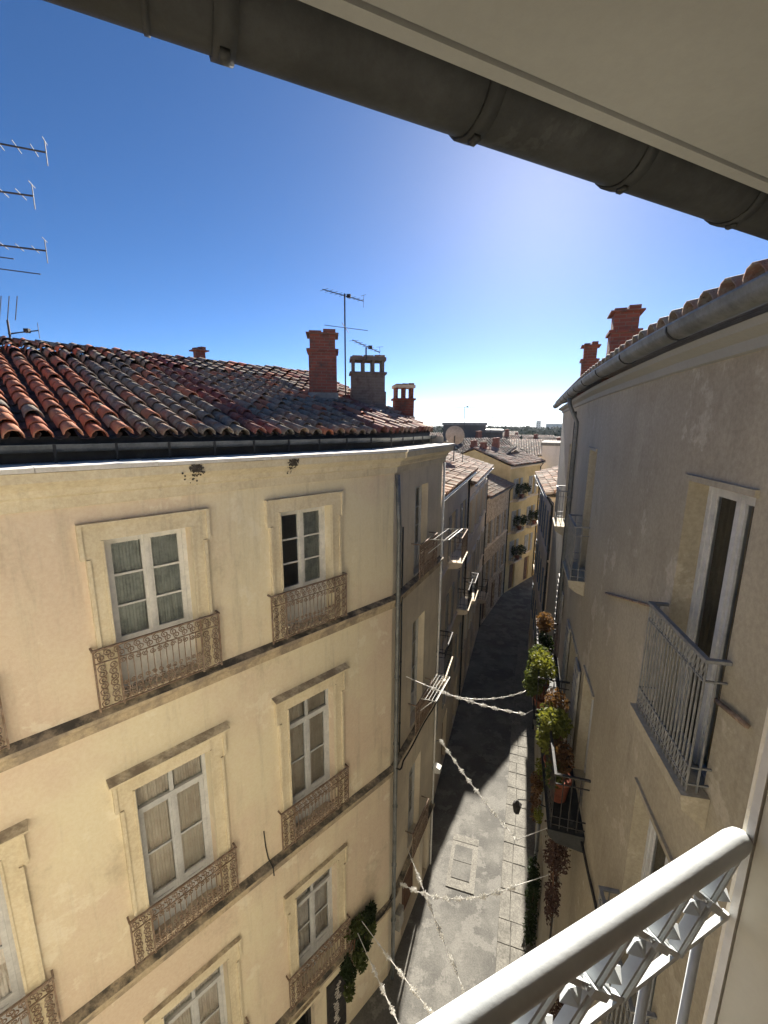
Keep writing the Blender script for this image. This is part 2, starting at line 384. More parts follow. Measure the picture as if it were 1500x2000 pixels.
def spiral(cx, cz, r0, turns, start, flip=1, n=11):
    return [(cx + flip * r0 * (1 - .8 * k / n) * math.cos(start + turns * 2 * math.pi * k / n), 0, cz + r0 * (1 - .8 * k / n) * math.sin(start + turns * 2 * math.pi * k / n)) for k in range(n + 1)]
def iron_balcony(parent, M, w_=1.62, h=.84, proj=.105, mat='iron_rust'):
    """wrought iron window guard: flat rails, end posts, bars and panels of scrolls"""
    a = w_ / 2; br = .0085
    o = put('balcony', cached(('bt', w_, h, proj, mat), lambda: MB().box(-a - .02, a + .02, -proj - .022, -proj + .012, h - .02, h)
            .box(-a - .02, -a + .005, -proj + .012, .0, h - .02, h).box(a - .005, a + .02, -proj + .012, .0, h - .02, h).mesh('balcony', mat)), parent, M)
    put('bottom_rail', cached(('bb', w_, h, proj, mat), lambda: MB().box(-a, a, -proj - .014, -proj + .008, .03, .045).mesh('bottom_rail', mat)), o, M)
    put('top_rail', cached(('br', w_, h, proj, mat), lambda: MB().box(-a, a, -proj - .012, -proj + .006, h - .2, h - .188).mesh('top_rail', mat)), o, M)
    for x in (-a, a, -a + .27, a - .27):
        put('post', cached(('po', h, proj, mat), lambda: MB().box(-.011, .011, -proj - .011, -proj + .011, .0, h - .02).mesh('post', mat)), o, M @ T(x, 0, 0))
    n = 13
    for k in range(1, n):
        put('bar', cached(('ba', h, proj, mat), lambda: MB().tube([(0, -proj, .045), (0, -proj, h - .2)], .0075, 4).mesh('bar', mat)), o, M @ T(-a + .27 + (w_ - .54) * k / n, 0, 0))
    def scr():
        mb = MB()
        def add(p_): mb.tube([(x, -proj - .003, z) for x, _, z in p_], br, 4)
        m_ = 14
        for k in range(m_):
            cx = -a + w_ * (k + .5) / m_
            add(spiral(cx - .018, h - .075, .05, 1.5, math.pi * .5, 1)); add(spiral(cx + .02, h - .135, .048, 1.5, -math.pi * .5, -1))
        for k in range(12):
            cx = -a + .27 + (w_ - .54) * (k + .5) / 12
            for zz, rr in ((.10, .046), (.205, .05), (.30, .035), (h - .25, .04)): add(spiral(cx, zz, rr, 1.4, k + zz * 9, 1 if k % 2 else -1))
        for sx in (-1, 1):
            for k in range(7):
                for q in (-1, 1): add(spiral(sx * (a - .135) + q * .062, .10 + k * .082, .055, 1.5, math.pi / 2 * (1 if k % 2 else -1), q))
        return mb.mesh('scrollwork', mat)
    stuff(put('scrollwork', cached(('sc', w_, h, proj, mat), scr), o, M))
    return o

# ------------------------------------------------------------------ ground, street, pavement
mb = MB(); rings = [(-1, 0)]
mb.quad((-9000, -9000, -.06), (9000, -9000, -.06), (9000, 9000, -.06), (-9000, 9000, -.06))
ground = structure(mb.build('ground', 'earth'))
street = MB()
street.quad((-9, -3, 0), (7, -3, 0), (9, 12, 0), (30, 44, 0), (22, 60, 0), (4, 40, 0), (-3, 14, 0), (-14, 2, 0))
street = structure(street.build('street', 'asphalt'))
def lerp(a, b, k): return tuple(x + (y - x) * k for x, y in zip(a, b))

# right-hand wall runs along a gentle bow
PTS = [(2.10, .8), (2.47, 2.6), (2.7, 3.7), (3.02, 4.95), (3.91, 8.0), (5.5, 12.8), (7.15, 17.7)]
def _dense():
    P = [lerp(PTS[1], PTS[0], 2)] + PTS + [lerp(PTS[-2], PTS[-1], 2)]; o = []
    for i in range(len(PTS) - 1):
        for k in range(12):
            t_ = k / 12; o.append(tuple(.5 * (2 * b + (c - a) * t_ + (2 * a - 5 * b + 4 * c - d) * t_ ** 2 + (3 * b - a - 3 * c + d) * t_ ** 3) for a, b, c, d in zip(P[i], P[i + 1], P[i + 2], P[i + 3])))
    return o + [PTS[-1]]
DN = _dense(); DS = [0]
for a_, b_ in zip(DN, DN[1:]): DS.append(DS[-1] + math.dist(a_, b_))
LW = DS[-1]
def bow(t_):
    """point and unit tangent at arc length t_ of the right-hand wall"""
    t2 = min(max(t_, 0), LW - 1e-6); i = max(k for k in range(len(DS) - 1) if DS[k] <= t2)
    k = (t_ - DS[i]) / (DS[i + 1] - DS[i]); p_ = lerp(DN[i], DN[i + 1], k)
    def tan(j):
        j0, j1 = max(j - 1, 0), min(j + 1, len(DN) - 1); v = Vector((DN[j1][0] - DN[j0][0], DN[j1][1] - DN[j0][1])); return v.normalized()
    d = tan(i).lerp(tan(i + 1), min(max(k, 0), 1)).normalized()
    return p_, d
def onwall(x, y, z):           # x = -t, y inwards
    p_, d = bow(-x); return (p_[0] + d.y * y, p_[1] - d.x * y, z)
def bframe(t_, z=0):
    p_, d = bow(t_); return frame(p_[0], p_[1], math.degrees(math.atan2(d.x, d.y)) + 180, z)

# raised stone pavement along the right-hand wall, slab by slab
pav = structure(MB().box(-LW - 9, 1.5, -1.02, .3, -.05, .085).warp(lambda x, y, z: onwall(x, y, z)).build('pavement', 'pavement_stone'))
rnd = random.Random(3); t0 = 3.0; first = True
while t0 < LW + 6:
    L = rnd.uniform(.45, .95); wd = rnd.uniform(.30, .36)
    for (ya, yb) in ((-1.05, -1.05 + wd), (-1.05 + wd + .012, -.30)):
        zt = .118 + rnd.uniform(-.008, .008)
        mbs = MB()
        mbs.add([onwall(-x, y, z) for z, e in ((.0, 0), (zt - .012, 0), (zt, .012)) for (x, y) in ((t0 + .006 + e, ya + e), (t0 + L - .006 - e, ya + e), (t0 + L - .006 - e, yb - e), (t0 + .006 + e, yb - e))],
                [(0, 1, 5, 4), (1, 2, 6, 5), (2, 3, 7, 6), (3, 0, 4, 7), (4, 5, 9, 8), (5, 6, 10, 9), (6, 7, 11, 10), (7, 4, 8, 11), (8, 9, 10, 11)])
        mbs.build('paving_slab', 'pavement_stone', pav)
    t0 += L
# concrete frame and cover set in the street
Mp = frame(2.75, 11.95, 17, .004)
o = structure(MB().box(-.95, .95, -.48, .42, -.02, .006).build('concrete_patch', 'patch_concrete', None, Mp))
for k in range(2): MB().box(-.62 + .6 * k, -.06 + .6 * k, -.3, .3, .0, .018 - .004 * k).build('cover_plate', 'asphalt', o, Mp)
MB().box(-.95, -.72, -.475, .415, .0, .016).build('edge_slab', 'pavement_stone', o, Mp); MB().box(.7, .95, -.475, .415, .0, .014).build('edge_slab', 'pavement_stone', o, Mp)

# ------------------------------------------------------------------ corner house on the left
CX, CY = .2, 8.86
FM = frame(CX, CY, 44.9)          # main facade: x to the right, negative x leads left
FF = frame(CX, CY, 25.2)          # narrow facade along the street
house = thing('corner_house', 'ochre plastered corner house with red and grey tiled roof and iron balconies', 'house', (CX, CY, 0))
COLS = (-2.2, -4.7, -7.2, -9.7); OW = 1.06
rowsL = [(10.88, 2.2), (6.62, 2.85), (2.62, 2.6)]
holes = [(c - OW / 2, c + OW / 2, z, z + h) for z, h in rowsL for c in COLS]
holes += [(-3.35, -2.35, 0.02, 2.12), (-2.0, -1.5, .3, 1.95), (-5.6, -4.2, .02, 2.12), (-8.6, -6.6, .02, 2.12)]
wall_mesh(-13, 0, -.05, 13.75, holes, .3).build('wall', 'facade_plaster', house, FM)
fholes = [(1.25, 2.15, z + .02, z + h) for z, h in ((10.86, 2.22), (6.62, 3.0), (2.7, 2.6))] + [(.9, 2.3, .02, 2.15), (2.6, 3.1, .02, 1.9)]
wall_mesh(0, 3.3, -.05, 13.75, fholes, .3).build('wall', 'facet_plaster', house, FF)
# closing walls at the back so that the house is a solid volume
E1 = FF @ Vector((3.3, 0, 0)); B1 = FM @ Vector((3.5, 11, 0)); B2 = FM @ Vector((-13, 11, 0)); B3 = FM @ Vector((-13, 0, 0))
mb = MB()
for a_, b_ in ((E1, B1), (B1, B2), (B2, B3)): mb.quad((a_.x, a_.y, -.05), (b_.x, b_.y, -.05), (b_.x, b_.y, 14.2), (a_.x, a_.y, 14.2))
mb.build('back_wall', 'render_grey', house)
# string courses and cornice (mitred into the street side)
def band(prof, x0, x1, M, name, mat): return MB().prism(prof, x0, x1).build(name, mat, house, M)
for z in (10.72, 6.40, 2.40):
    pr = [(0, z - .16), (-.05, z - .15), (-.06, z - .04), (-.11, z), (-.13, z + .03), (-.13, z + .075), (0, z + .13)]
    band(pr, -13, .02, FM, 'string_course', 'stone_band'); band(pr, .023, 3.32, FF, 'string_course', 'stone_band')
pc = [(0, 13.52), (-.045, 13.53), (-.05, 13.66), (-.10, 13.69), (-.12, 13.76), (-.20, 13.82), (-.26, 13.86), (-.27, 13.965), (0, 13.97)]
band(pc, -13, .05, FM, 'cornice', 'stone_trim'); band(pc, .055, 3.40, FF, 'cornice', 'stone_trim')
for M, x0, x1 in ((FM, -13, .055), (FF, .06, 3.45)):
    x = x0
    while x < x1 - .05:
        L = min(1.5 + random.uniform(-.3, .3), x1 - x); MB().box(x, x + L - .006, -.30 + random.uniform(-.008, .008), .5, 13.972, 14.022 + random.uniform(-.003, .003)).build('ledge_slab', 'ledge_white', house, M); x += L
# dark blotches where water ran through the cornice: small broken stones
MOSS = [(-4.12, .10), (-2.6, .075)]
# upstand behind the ledge, half-round gutter with straps
MB().box(-13, .3, .42, .48, 14.02, 14.33).build('upstand', 'zinc_dark', house, FM); MB().box(.2, 3.3, .40, .46, 14.02, 14.33).build('upstand', 'zinc_dark', house, FF)
def halfpipe(x0, x1, yc, zc, r, n=9, th=.006, step=None):
    mb = MB(); xs = [x0, x1] if not step else [x0 + (x1 - x0) * k / max(1, int(abs(x1 - x0) / step)) for k in range(max(1, int(abs(x1 - x0) / step)) + 1)]
    prof = [(yc + r * math.cos(math.pi * k / (n - 1)), zc - r * math.sin(math.pi * k / (n - 1))) for k in range(n)]
    prof = prof + [(yc - r - .012, zc + .012)] + [(yc + (r - th) * math.cos(math.pi * k / (n - 1)), zc - (r - th) * math.sin(math.pi * k / (n - 1))) for k in range(n - 1, -1, -1)]
    m_ = len(prof); vs = [(x, y, z) for x in xs for y, z in prof]
    fs = [(i * m_ + k, i * m_ + (k + 1) % m_, (i + 1) * m_ + (k + 1) % m_, (i + 1) * m_ + k) for i in range(len(xs) - 1) for k in range(m_)]
    return mb.add(vs, fs)
g = halfpipe(-13, .1, .32, 14.235, .085).build('gutter', 'zinc', house, FM, True)
for k in range(20): MB().box(-12.6 + k * .64, -12.57 + k * .64, .225, .235, 14.03, 14.25).build('gutter_strap', 'zinc_dark', g, FM)
g = halfpipe(.12, 3.35, .30, 14.225, .085).build('gutter', 'zinc', house, FF, True)
for k in range(5): MB().box(.3 + k * .64, .33 + k * .64, .205, .215, 14.03, 14.24).build('gutter_strap', 'zinc_dark', g, FF)
# roof slopes
PIT = R(18); ZR = 14.155
def zmain(y): return ZR + math.tan(PIT) * y
Rg = FM @ Vector((2.3, 5.7, zmain(5.7))); Ef = FF @ Vector((3.4, .45, 14.28)); Ec = FM @ Vector((.1, .45, 14.28)); El = FM @ Vector((-13, .45, zmain(.45) - .03)); Rl = FM @ Vector((-13, 5.7, zmain(5.7) - .03))
Bk1 = FM @ Vector((-13, 11.4, 14.2)); Bk2 = FM @ Vector((3.3, 11.4, 14.2))
mb = MB().quad(El, Ec, Rg - Vector((0, 0, .03)), Rl).quad(Ec, Ef, Rg - Vector((0, 0, .03))).quad(Rl, Rg - Vector((0, 0, .03)), Bk2, Bk1).quad(Ef, Bk2, Rg - Vector((0, 0, .03)))
roof = mb.build('roof', 'tile_old', house)
S1 = slope_frame(FM, .42, zmain(.42), PIT); Linv = S1.inverted()
rgl = Linv @ Rg; top1 = rgl.y; ecl = Linv @ Ec
def in1(x, y): return y < top1 and x > -12.9 and (x < 0 or y > (x - ecl.x) * (rgl.y / max(rgl.x - ecl.x, .1)))
def pick1(i, j, r):
    x = i * .28
    if x < -4.75 and (j < 11 or r.random() < .5): return 'tile_new' if r.random() < .93 else 'tile_old'
    if -2.95 < x < -2.35 or (i * 7 + j // 5) % 23 == 0: return 'tile_red'
    return 'tile_old' if r.random() < .9 else 'tile_new'
NT = tile_roof(roof, S1, (-12.8, 2.3), top1, in1, pick1, lambda x, y: -6.6 < x < -.2 and y < 4.35, seed=5)
fn = (Ef - Ec).cross(Rg - Ec).normalized(); fx = (Ef - Ec).normalized(); fy = fn.cross(fx)
S2 = Matrix(((fx.x, fy.x, fn.x, Ec.x), (fx.y, fy.y, fn.y, Ec.y), (fx.z, fy.z, fn.z, Ec.z + .02), (0, 0, 0, 1)))
r2 = S2.inverted() @ Rg; e2 = S2.inverted() @ Ef
def in2(x, y): return 0 <= y < r2.y and x >= r2.x * y / r2.y and x <= e2.x + (r2.x - e2.x) * y / r2.y
tile_roof(roof, S2, (-1, 3.6), r2.y, in2, lambda i, j, r: 'tile_pale' if r.random() < .7 else 'tile_red', seed=8)
# ridge and hip caps
def caps(a_, b_, parent, mat, L=.42, pick=None):
    a_, b_ = Vector(a_), Vector(b_); d = (b_ - a_); n = int(d.length / (L * .85)); d.normalize(); sx = d.cross(Vector((0, 0, 1))).normalized(); up = sx.cross(d)
    for k in range(n):
        q = a_ + d * k * L * .85 + Vector((0, 0, .05 + random.uniform(-.008, .008)))
        M = Matrix(((sx.x, d.x, up.x, q.x), (sx.y, d.y, up.y, q.y), (sx.z, d.z, up.z, q.z), (0, 0, 0, 1))) @ Matrix.Scale(1.15, 4)
        o_ = put('ridge_tile', TILE_ME[mat], parent, M)
caps(FM @ Vector((-9.5, 5.7, zmain(5.7))), Rg, roof, 'tile_old')
caps(Ef, Rg, roof, 'tile_pale')
# windows, surrounds, balconies
for ri, (z, h) in enumerate(rowsL):
    for c in COLS:
        M = FM @ T(c, 0, z)
        cv = {(0, -2.2): (.35, 1), (0, -4.7): (1, .92), (1, -4.7): (1, .93), (1, -2.2): (.96, 1), (2, -2.2): (.9, 1)}.get((ri, c), (1, 1))
        if ri == 0: french_window(house, M, OW, h, .72, 0, 3, 'white_paint', 'curtain_grey', cover=cv)
        else: french_window(house, M, OW, h, .62, .5, 2, 'grey_white_paint', 'curtain_pink', cover=cv)
        surround(house, M, OW, h, hood=(ri == 1))
        iron_balcony(house, FM @ T(c, 0, z - .02), 1.6, .86)
for z, h in ((10.88, 2.2), (6.64, 2.98), (2.72, 2.58)):
    M = FF @ T(1.7, 0, z); french_window(house, M, .9, h, .6, 0, 3, 'grey_white_paint', 'curtain_grey', simple=True)
    iron_balcony(house, M, 1.25, .88, .22)
for a_, b_ in ((.9, 2.3), (2.6, 3.1)):
    MB().box(a_, b_, .2, .26, .0, 2.15).box(a_ + .06, (a_ + b_) / 2 - .02, .18, .2, .15, 1.9).box((a_ + b_) / 2 + .02, b_ - .06, .18, .2, .15, 1.9).build('door', 'wood_brown', house, FF)
for a_, b_ in ((-3.35, -2.35), (-5.6, -4.2), (-8.6, -6.6)):
    d = MB().box(a_, a_ + .07, .15, .22, .02, 2.12).box(b_ - .07, b_, .15, .22, .02, 2.12).box(a_ + .07, b_ - .07, .15, .22, 2.03, 2.12).box(a_ + .07, b_ - .07, .15, .22, .02, .45).build('shop_window', 'iron_black', house, FM)
    MB().quad((a_ + .07, .19, .45), (b_ - .07, .19, .45), (b_ - .07, .19, 2.03), (a_ + .07, .19, 2.03)).build('pane', 'glass', d, FM)
    MB().box(a_ - .1, b_ + .1, -.09, 0, 2.12, 2.2).build('shop_lintel', 'stone_trim', house, FM)
# downpipes and an added bright edge pipe, with collars
def pipe(parent, pts, r, mat, M=I4, every=1.6, name='downpipe_or_lit_edge', n=10):
    o_ = MB().tube(pts, r, n).build(name, mat, parent, M, True)
    for a_, b_ in zip(pts, pts[1:]):
        a_, b_ = Vector(a_), Vector(b_); k = int((b_ - a_).length / every)
        for q in range(1, k + 1):
            c = a_.lerp(b_, q / (k + .5)); d = (b_ - a_).normalized() * .025
            MB().tube([c - d, c + d], r * 1.25, n).build('collar', mat, o_, M, True)
    return o_
pipe(house, [(.0, -.10, 13.5), (.0, -.17, 12.4), (.0, -.17, 1.2), (.0, -.17, .1)], .052, 'zinc', FM)
pipe(house, [(3.27, -.06, 13.5), (3.27, -.06, .1)], .03, 'white_paint', FF)  # added white pipe standing in for the sunlit edge of the corner
pipe(house, [(.42, -.05, 12.3), (.42, -.05, 6.6)], .018, 'zinc_dark', FF, name='conduit')
MB().tube([(-3.32, -.012, 7.25), (-3.30, -.012, 6.9), (-3.26, -.012, 6.6), (-3.24, -.14, 6.48), (-3.23, -.14, 6.3)], .012, 5).build('wall_cable', 'iron_black', house, FM)
pts = [(.03, -.21, 2.9)] + [(-.15 - .95 * k / 8, -.16 - .02 * math.sin(k), 2.72 - .10 * math.sin(math.pi * k / 8) - .06 * k / 8) for k in range(9)]
MB().tube(pts, .014, 5).build('wall_cable', 'iron_black', house, FM)
MB().tube([(-.1, -.2, 6.62), (.02, -.24, 6.5), (.12, -.24, 6.47)] + [(.4 + .3 * k, -.17, 6.42 - .03 * math.sin(k)) for k in range(10)], .02, 5).build('wall_cable', 'iron_black', house, FF)

# chimneys
def chimney(parent, M, w_, d_, z0, z1, mat, kind, base='render_grey', bh=.55):
    c = MB().box(-w_ / 2, w_ / 2, -d_ / 2, d_ / 2, z0, z1 - .42).build('chimney', mat, parent, M)
    MB().box(-w_ / 2 - .03, w_ / 2 + .03, -d_ / 2 - .03, d_ / 2 + .03, z0 - .4, z0 + bh).build('chimney_base', base, c, M)
    MB().box(-w_ / 2 - .045, w_ / 2 + .045, -d_ / 2 - .045, d_ / 2 + .045, z1 - .46, z1 - .405).build('collar_course', mat, c, M)
    if kind == 'arched':                      # open piers under a flat cap
        n = 3 if w_ > .7 else 2
        for k in range(n + 1):
            x = -w_ / 2 + .05 + (w_ - .1) * k / n
            MB().box(x - .035, x + .035, -d_ / 2 + .02, d_ / 2 - .02, z1 - .406, z1 - .12).build('pier', mat, c, M)
        MB().box(-w_ / 2 - .03, w_ / 2 + .03, -d_ / 2 - .03, d_ / 2 + .03, z1 - .121, z1 - .04).build('cap_slab', base, c, M)
        for k in range(3): MB().box(-w_ / 2 + w_ * k / 3 + .02, -w_ / 2 + w_ * (k + 1) / 3 - .01, -d_ / 2 - .04, d_ / 2 + .04, z1 - .04, z1 - .015 + .012 * k).build('cap_tile', 'tile_old', c, M)
    else:
        MB().box(-w_ / 2 + .03, w_ / 2 - .03, -d_ / 2 + .03, d_ / 2 - .03, z1 - .406, z1 - .05).build('chimney_neck', mat, c, M)
        MB().box(-w_ / 2 - .05, w_ / 2 + .05, -d_ / 2 - .05, d_ / 2 + .05, z1 - .075, z1 - .045).build('cap_slab', mat, c, M)
        for k in range(2): MB().prism([(-d_ / 2, z1 - .045), (-d_ / 2, z1 + .0 + .04 * k), (d_ / 2, z1 + .02 + .04 * k), (d_ / 2, z1 - .045)], -w_ / 2 + w_ * k / 2 + .02, -w_ / 2 + w_ * (k + 1) / 2 - .02).build('cap_tile', 'chimney_brick', c, M)
    return c
chimney(roof, FM @ T(.32, 2.75, 0) @ Matrix.Rotation(R(-38), 4, 'Z'), .66, .62, 15.0, 16.66, 'chimney_brick', 'tiled', 'zinc', .25)
chimney(roof, FM @ T(1.62, 2.55, 0) @ Matrix.Rotation(R(-38), 4, 'Z'), .86, .55, 14.9, 16.24, 'chimney_brick_dull', 'arched', 'chimney_brick_dull', .45)
chimney(roof, FM @ T(3.1, 2.62, 0) @ Matrix.Rotation(R(-38), 4, 'Z'), .55, .5, 14.55, 15.66, 'chimney_brick', 'arched', 'render_grey', .2)
chimney(roof, FM @ T(-1.25, 6.2, 0), .30, .28, 15.7, 16.5, 'chimney_brick', 'tiled', 'render_grey', .1)

# ------------------------------------------------------------------ bowed house on the right
rh = thing('bowed_house', 'grey-beige plastered house with a bowed front and zinc gutter', 'house', (5.5, 10, 0))
EZ = 15.3
def rwin(ta, tb, za, zb): return (-tb, -ta, za, zb)
rwins = [(2.13, 3.1, 11.55, 14.04), (7.35, 8.3, 11.55, 14.05), (12.2, 13.1, 11.55, 14.0), (2.3, 3.25, 8.25, 10.72), (7.1, 8.25, 8.25, 10.1), (10.8, 11.7, 8.25, 10.1),
         (2.3, 3.25, 4.9, 7.3), (5.4, 6.3, 8.25, 10.3), (7.2, 8.2, 4.9, 6.9), (12.4, 13.3, 4.9, 6.9), (5.2, 6.3, .13, 2.6), (9.0, 10.6, .13, 2.6), (12.6, 14, .13, 2.6)]
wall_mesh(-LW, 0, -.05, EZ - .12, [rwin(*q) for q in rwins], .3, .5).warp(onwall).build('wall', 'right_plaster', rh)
mb = MB()
a_ = onwall(-LW, 0, 0); b_ = onwall(-LW, 8, 0); c_ = onwall(0, 8, 0); d_ = onwall(0, 0, 0)
for p1, p2 in ((a_, b_), (b_, c_), (c_, d_)): mb.quad((p1[0], p1[1], -.05), (p2[0], p2[1], -.05), (p2[0], p2[1], EZ), (p1[0], p1[1], EZ))
mb.build('back_wall', 'render_grey', rh)
def warped(mb, name, mat, parent, smooth=False): return mb.warp(onwall).build(name, mat, parent, I4, smooth)
def wprism(prof, x0, x1, step=.5):
    n = len(prof); k = max(1, int((x1 - x0) / step)); xs = [x0 + (x1 - x0) * i / k for i in range(k + 1)]; mb = MB()
    return mb.add([(x, y, z) for x in xs for y, z in prof], [(i * n + q, i * n + (q + 1) % n, (i + 1) * n + (q + 1) % n, (i + 1) * n + q) for i in range(k) for q in range(n)] + [tuple(range(n))[::-1], tuple(range(k * n, k * n + n))])
warped(wprism([(.1, 15.0), (-.04, 15.03), (-.06, 15.10), (-.17, 15.14), (-.19, 15.19), (.1, 15.19)], -LW - .1, .0), 'cornice', 'soffit_paint', rh)
rg = warped(halfpipe(-LW - .25, -.45, -.30, 15.305, .10, step=.4), 'gutter', 'zinc', rh, True)
for k in range(12):
    t_ = 1.5 + k * 1.42
    warped(wprism([(-.30 + .108 * math.cos(math.pi * q / 8), 15.305 - .108 * math.sin(math.pi * q / 8)) for q in range(9)] + [(-.30 + .1005 * math.cos(math.pi * q / 8), 15.305 - .1005 * math.sin(math.pi * q / 8)) for q in range(8, -1, -1)], -t_ - .03, -t_, .5), 'gutter_joint', 'zinc_dark', rg, True)
pipe(rh, [onwall(-10.7, -.3, 15.22), onwall(-10.7, -.26, 15.0), onwall(-10.7, -.07, 14.6), onwall(-10.7, -.07, 4.0), onwall(-10.7, -.07, .2)], .05, 'zinc', every=1.9)
pipe(rh, [onwall(-11.6, -.04, 14.9), onwall(-11.6, -.04, 3)], .025, 'zinc_dark', every=2.5, name='conduit')
pipe(rh, [onwall(-7.0, -.04, 7.96), onwall(-5.6, -.04, 8.0), onwall(-4.47, -.04, 8.1), onwall(-2.2, -.04, 8.2)], .022, 'iron_black', every=3, name='wall_pipe', n=6)
pipe(rh, [onwall(-6.6, -.04, 7.9), onwall(-6.6, -.04, 4.0), onwall(-6.55, -.04, .2)], .02, 'iron_black', every=3, name='conduit', n=6)
# roof: sheet, then eave tiles one by one, the slope above joined
pr = R(17)
mb = MB(); k = 30
vs = []
for i in range(k + 1):
    x = -LW - .2 + (LW + .2) * i / k
    for y in (-.22, 8.3): vs.append(onwall(x, y, 15.33 + (y + .22) * math.tan(pr)))
rroof = mb.add(vs, [(2 * i, 2 * i + 1, 2 * i + 3, 2 * i + 2) for i in range(k)]).build('roof', 'tile_old', rh)
grp = MB(); rn = random.Random(4); x = .9
while x < LW:
    for j in range(14):
        y = -.30 + j * .32; z = 15.375 + (y + .22) * math.tan(pr)
        M = bframe(x + rn.uniform(-.015, .015)) @ T(0, y, z) @ Matrix.Rotation(pr, 4, 'X') @ Matrix.Rotation(rn.uniform(-.04, .04), 4, 'Z') @ Matrix.Rotation(-.04, 4, 'X') @ Matrix.Scale(1.12, 4)
        if j < 2: put('roof_tile', TILE_ME['tile_old'], rroof, M)
        else: grp.add([M @ Vector(q) for q in TILE_LOW.v], TILE_LOW.f)
    x += .27
stuff(grp.build('cover_tiles', 'tile_old', rroof, I4, True))
def polar(az, dist, z=0): return Matrix.Translation((dist * math.sin(R(az)), dist * math.cos(R(az)), z))
chimney(rroof, polar(27.5, 10.4) @ Matrix.Rotation(R(-20), 4, 'Z'), .50, .5, 15.5, 16.78, 'chimney_brick', 'tiled', 'chimney_brick', .1)
chimney(rroof, polar(24.3, 13.6) @ Matrix.Rotation(R(-20), 4, 'Z'), .38, .38, 15.5, 16.7, 'chimney_brick', 'tiled', 'chimney_brick', .1)
for i, (ta, tb, za, zb) in enumerate(rwins):
    M = bframe((ta + tb) / 2, za); w_ = tb - ta - .01
    if za < 1:
        MB().box(-w_ / 2, w_ / 2, .18, .24, 0, zb - za).box(-w_ / 2 + .1, -.04, .16, .18, .2, zb - za - .2).box(.04, w_ / 2 - .1, .16, .18, .2, zb - za - .2).build('door', 'wood_brown' if i % 2 else 'iron_black', rh, M); continue
    french_window(rh, M, w_, zb - za, .0 if i in (0, 3) else .5, 0, 1 if i in (0, 3) else 3, 'grey_white_paint', 'interior_dark' if i in (0, 3) else 'curtain_grey', .17, simple=True)  # dark folded sheet behind two of these windows paints in the unlit room
    warped(MB().box(-tb - .03, -ta + .03, -.03, -.001, zb, zb + .05), 'window_head', 'right_plaster', rh)
    if i in (4, 5, 8, 9):
        for s_ in (-1, 1):
            Ms = M @ T(s_ * (w_ + .04), 0, 0)
            sh = MB().box(-w_ / 4 + .01, w_ / 4 - .01, -.05, -.015, .02, zb - za).build('shutter', 'shutter_grey', rh, M @ T(s_ * (w_ * .75 + .03), 0, 0))
            for k in range(9): MB().box(-w_ / 4 + .05, w_ / 4 - .05, -.062, -.05, .12 + k * (zb - za - .2) / 9, .12 + (k + .6) * (zb - za - .2) / 9).build('slat', 'shutter_grey', sh, M @ T(s_ * (w_ * .75 + .03), 0, 0))
def bar_balcony(parent, M, w_, h, proj, mat='iron_grey', slab='right_plaster', n=14, floor=.13):
    """stone slab with a railing of bars between lattice bands at top and foot"""
    a = w_ / 2
    o_ = MB().prism([(0, -floor - .16), (-proj + .1, -floor - .10), (-proj - .03, -floor), (-proj - .05, -.02), (-proj - .05, 0), (0, 0)], -a - .05, a + .05).build('balcony', slab, parent, M)
    MB().box(-a - .02, a + .02, -proj - .02, -proj + .02, h - .018, h + .008).box(-a - .02, -a + .02, -proj + .02, -.0, h - .018, h + .008).box(a - .02, a + .02, -proj + .02, 0, h - .018, h + .008).build('top_rail', mat, o_, M)
    for z in (.07, .22, h - .17): MB().box(-a, a, -proj - .009, -proj + .009, z - .007, z + .007).box(-a - .009, -a + .009, -proj + .009, 0, z - .006, z + .006).box(a - .009, a + .009, -proj + .009, 0, z - .006, z + .006).build('cross_rail', mat, o_, M)
    bar = MB().tube([(0, 0, 0), (0, 0, h - .018)], .0085, 5).mesh('bar', mat)
    for k in range(n + 1): put('bar', bar, o_, M @ T(-a + w_ * k / n, -proj, 0))
    ns = max(1, int(proj / (w_ / n)))
    for s_ in (-1, 1):
        for k in range(1, ns): put('bar', bar, o_, M @ T(s_ * a, -proj * k / ns, 0))
    mb = MB()
    for k in range(n):
        cx = -a + w_ * (k + .5) / n
        for z0_, hh in ((h - .094, .07), (.145, .07)):
            r_ = min(w_ / n / 2 * .9, hh)
            mb.tube([(cx + r_ * math.cos(q * math.pi / 4), -proj, z0_ + hh * math.sin(q * math.pi / 4)) for q in range(9)], .006, 4)
            mb.tube([(cx - w_ / n / 2, -proj, z0_ - hh), (cx + w_ / n / 2, -proj, z0_ + hh)], .005, 4)
    stuff(mb.build('lattice', mat, o_, M)); return o_
bar_balcony(rh, bframe(2.6, 11.72), 1.06, 1.12, .15, n=18)
bar_balcony(rh, bframe(7.83, 11.6), 1.2, 1.05, .25, n=13)
bar_balcony(rh, bframe(12.65, 11.6), 1.2, 1.05, .25, n=13)
BA = bar_balcony(rh, bframe(9.15, 8.15), 2.9, 1.0, .62, 'iron_black', 'zinc_dark', 22)
BB = bar_balcony(rh, bframe(6.0, 8.15), 2.0, 1.0, .5, 'iron_black', 'zinc_dark', 16)
bar_balcony(rh, bframe(2.75, 8.2), 1.1, 1.0, .2, n=12)
# flat iron ties fixed to the wall
pipe(rh, [onwall(-5.3, -.03, 12.10), onwall(-3.32, -.03, 12.72)], .018, 'iron_rust', every=9, name='iron_tie', n=5)
pipe(rh, [onwall(-2.12, -.03, 12.50), onwall(-1.75, -.03, 12.56)], .02, 'iron_rust', every=9, name='iron_tie', n=5)

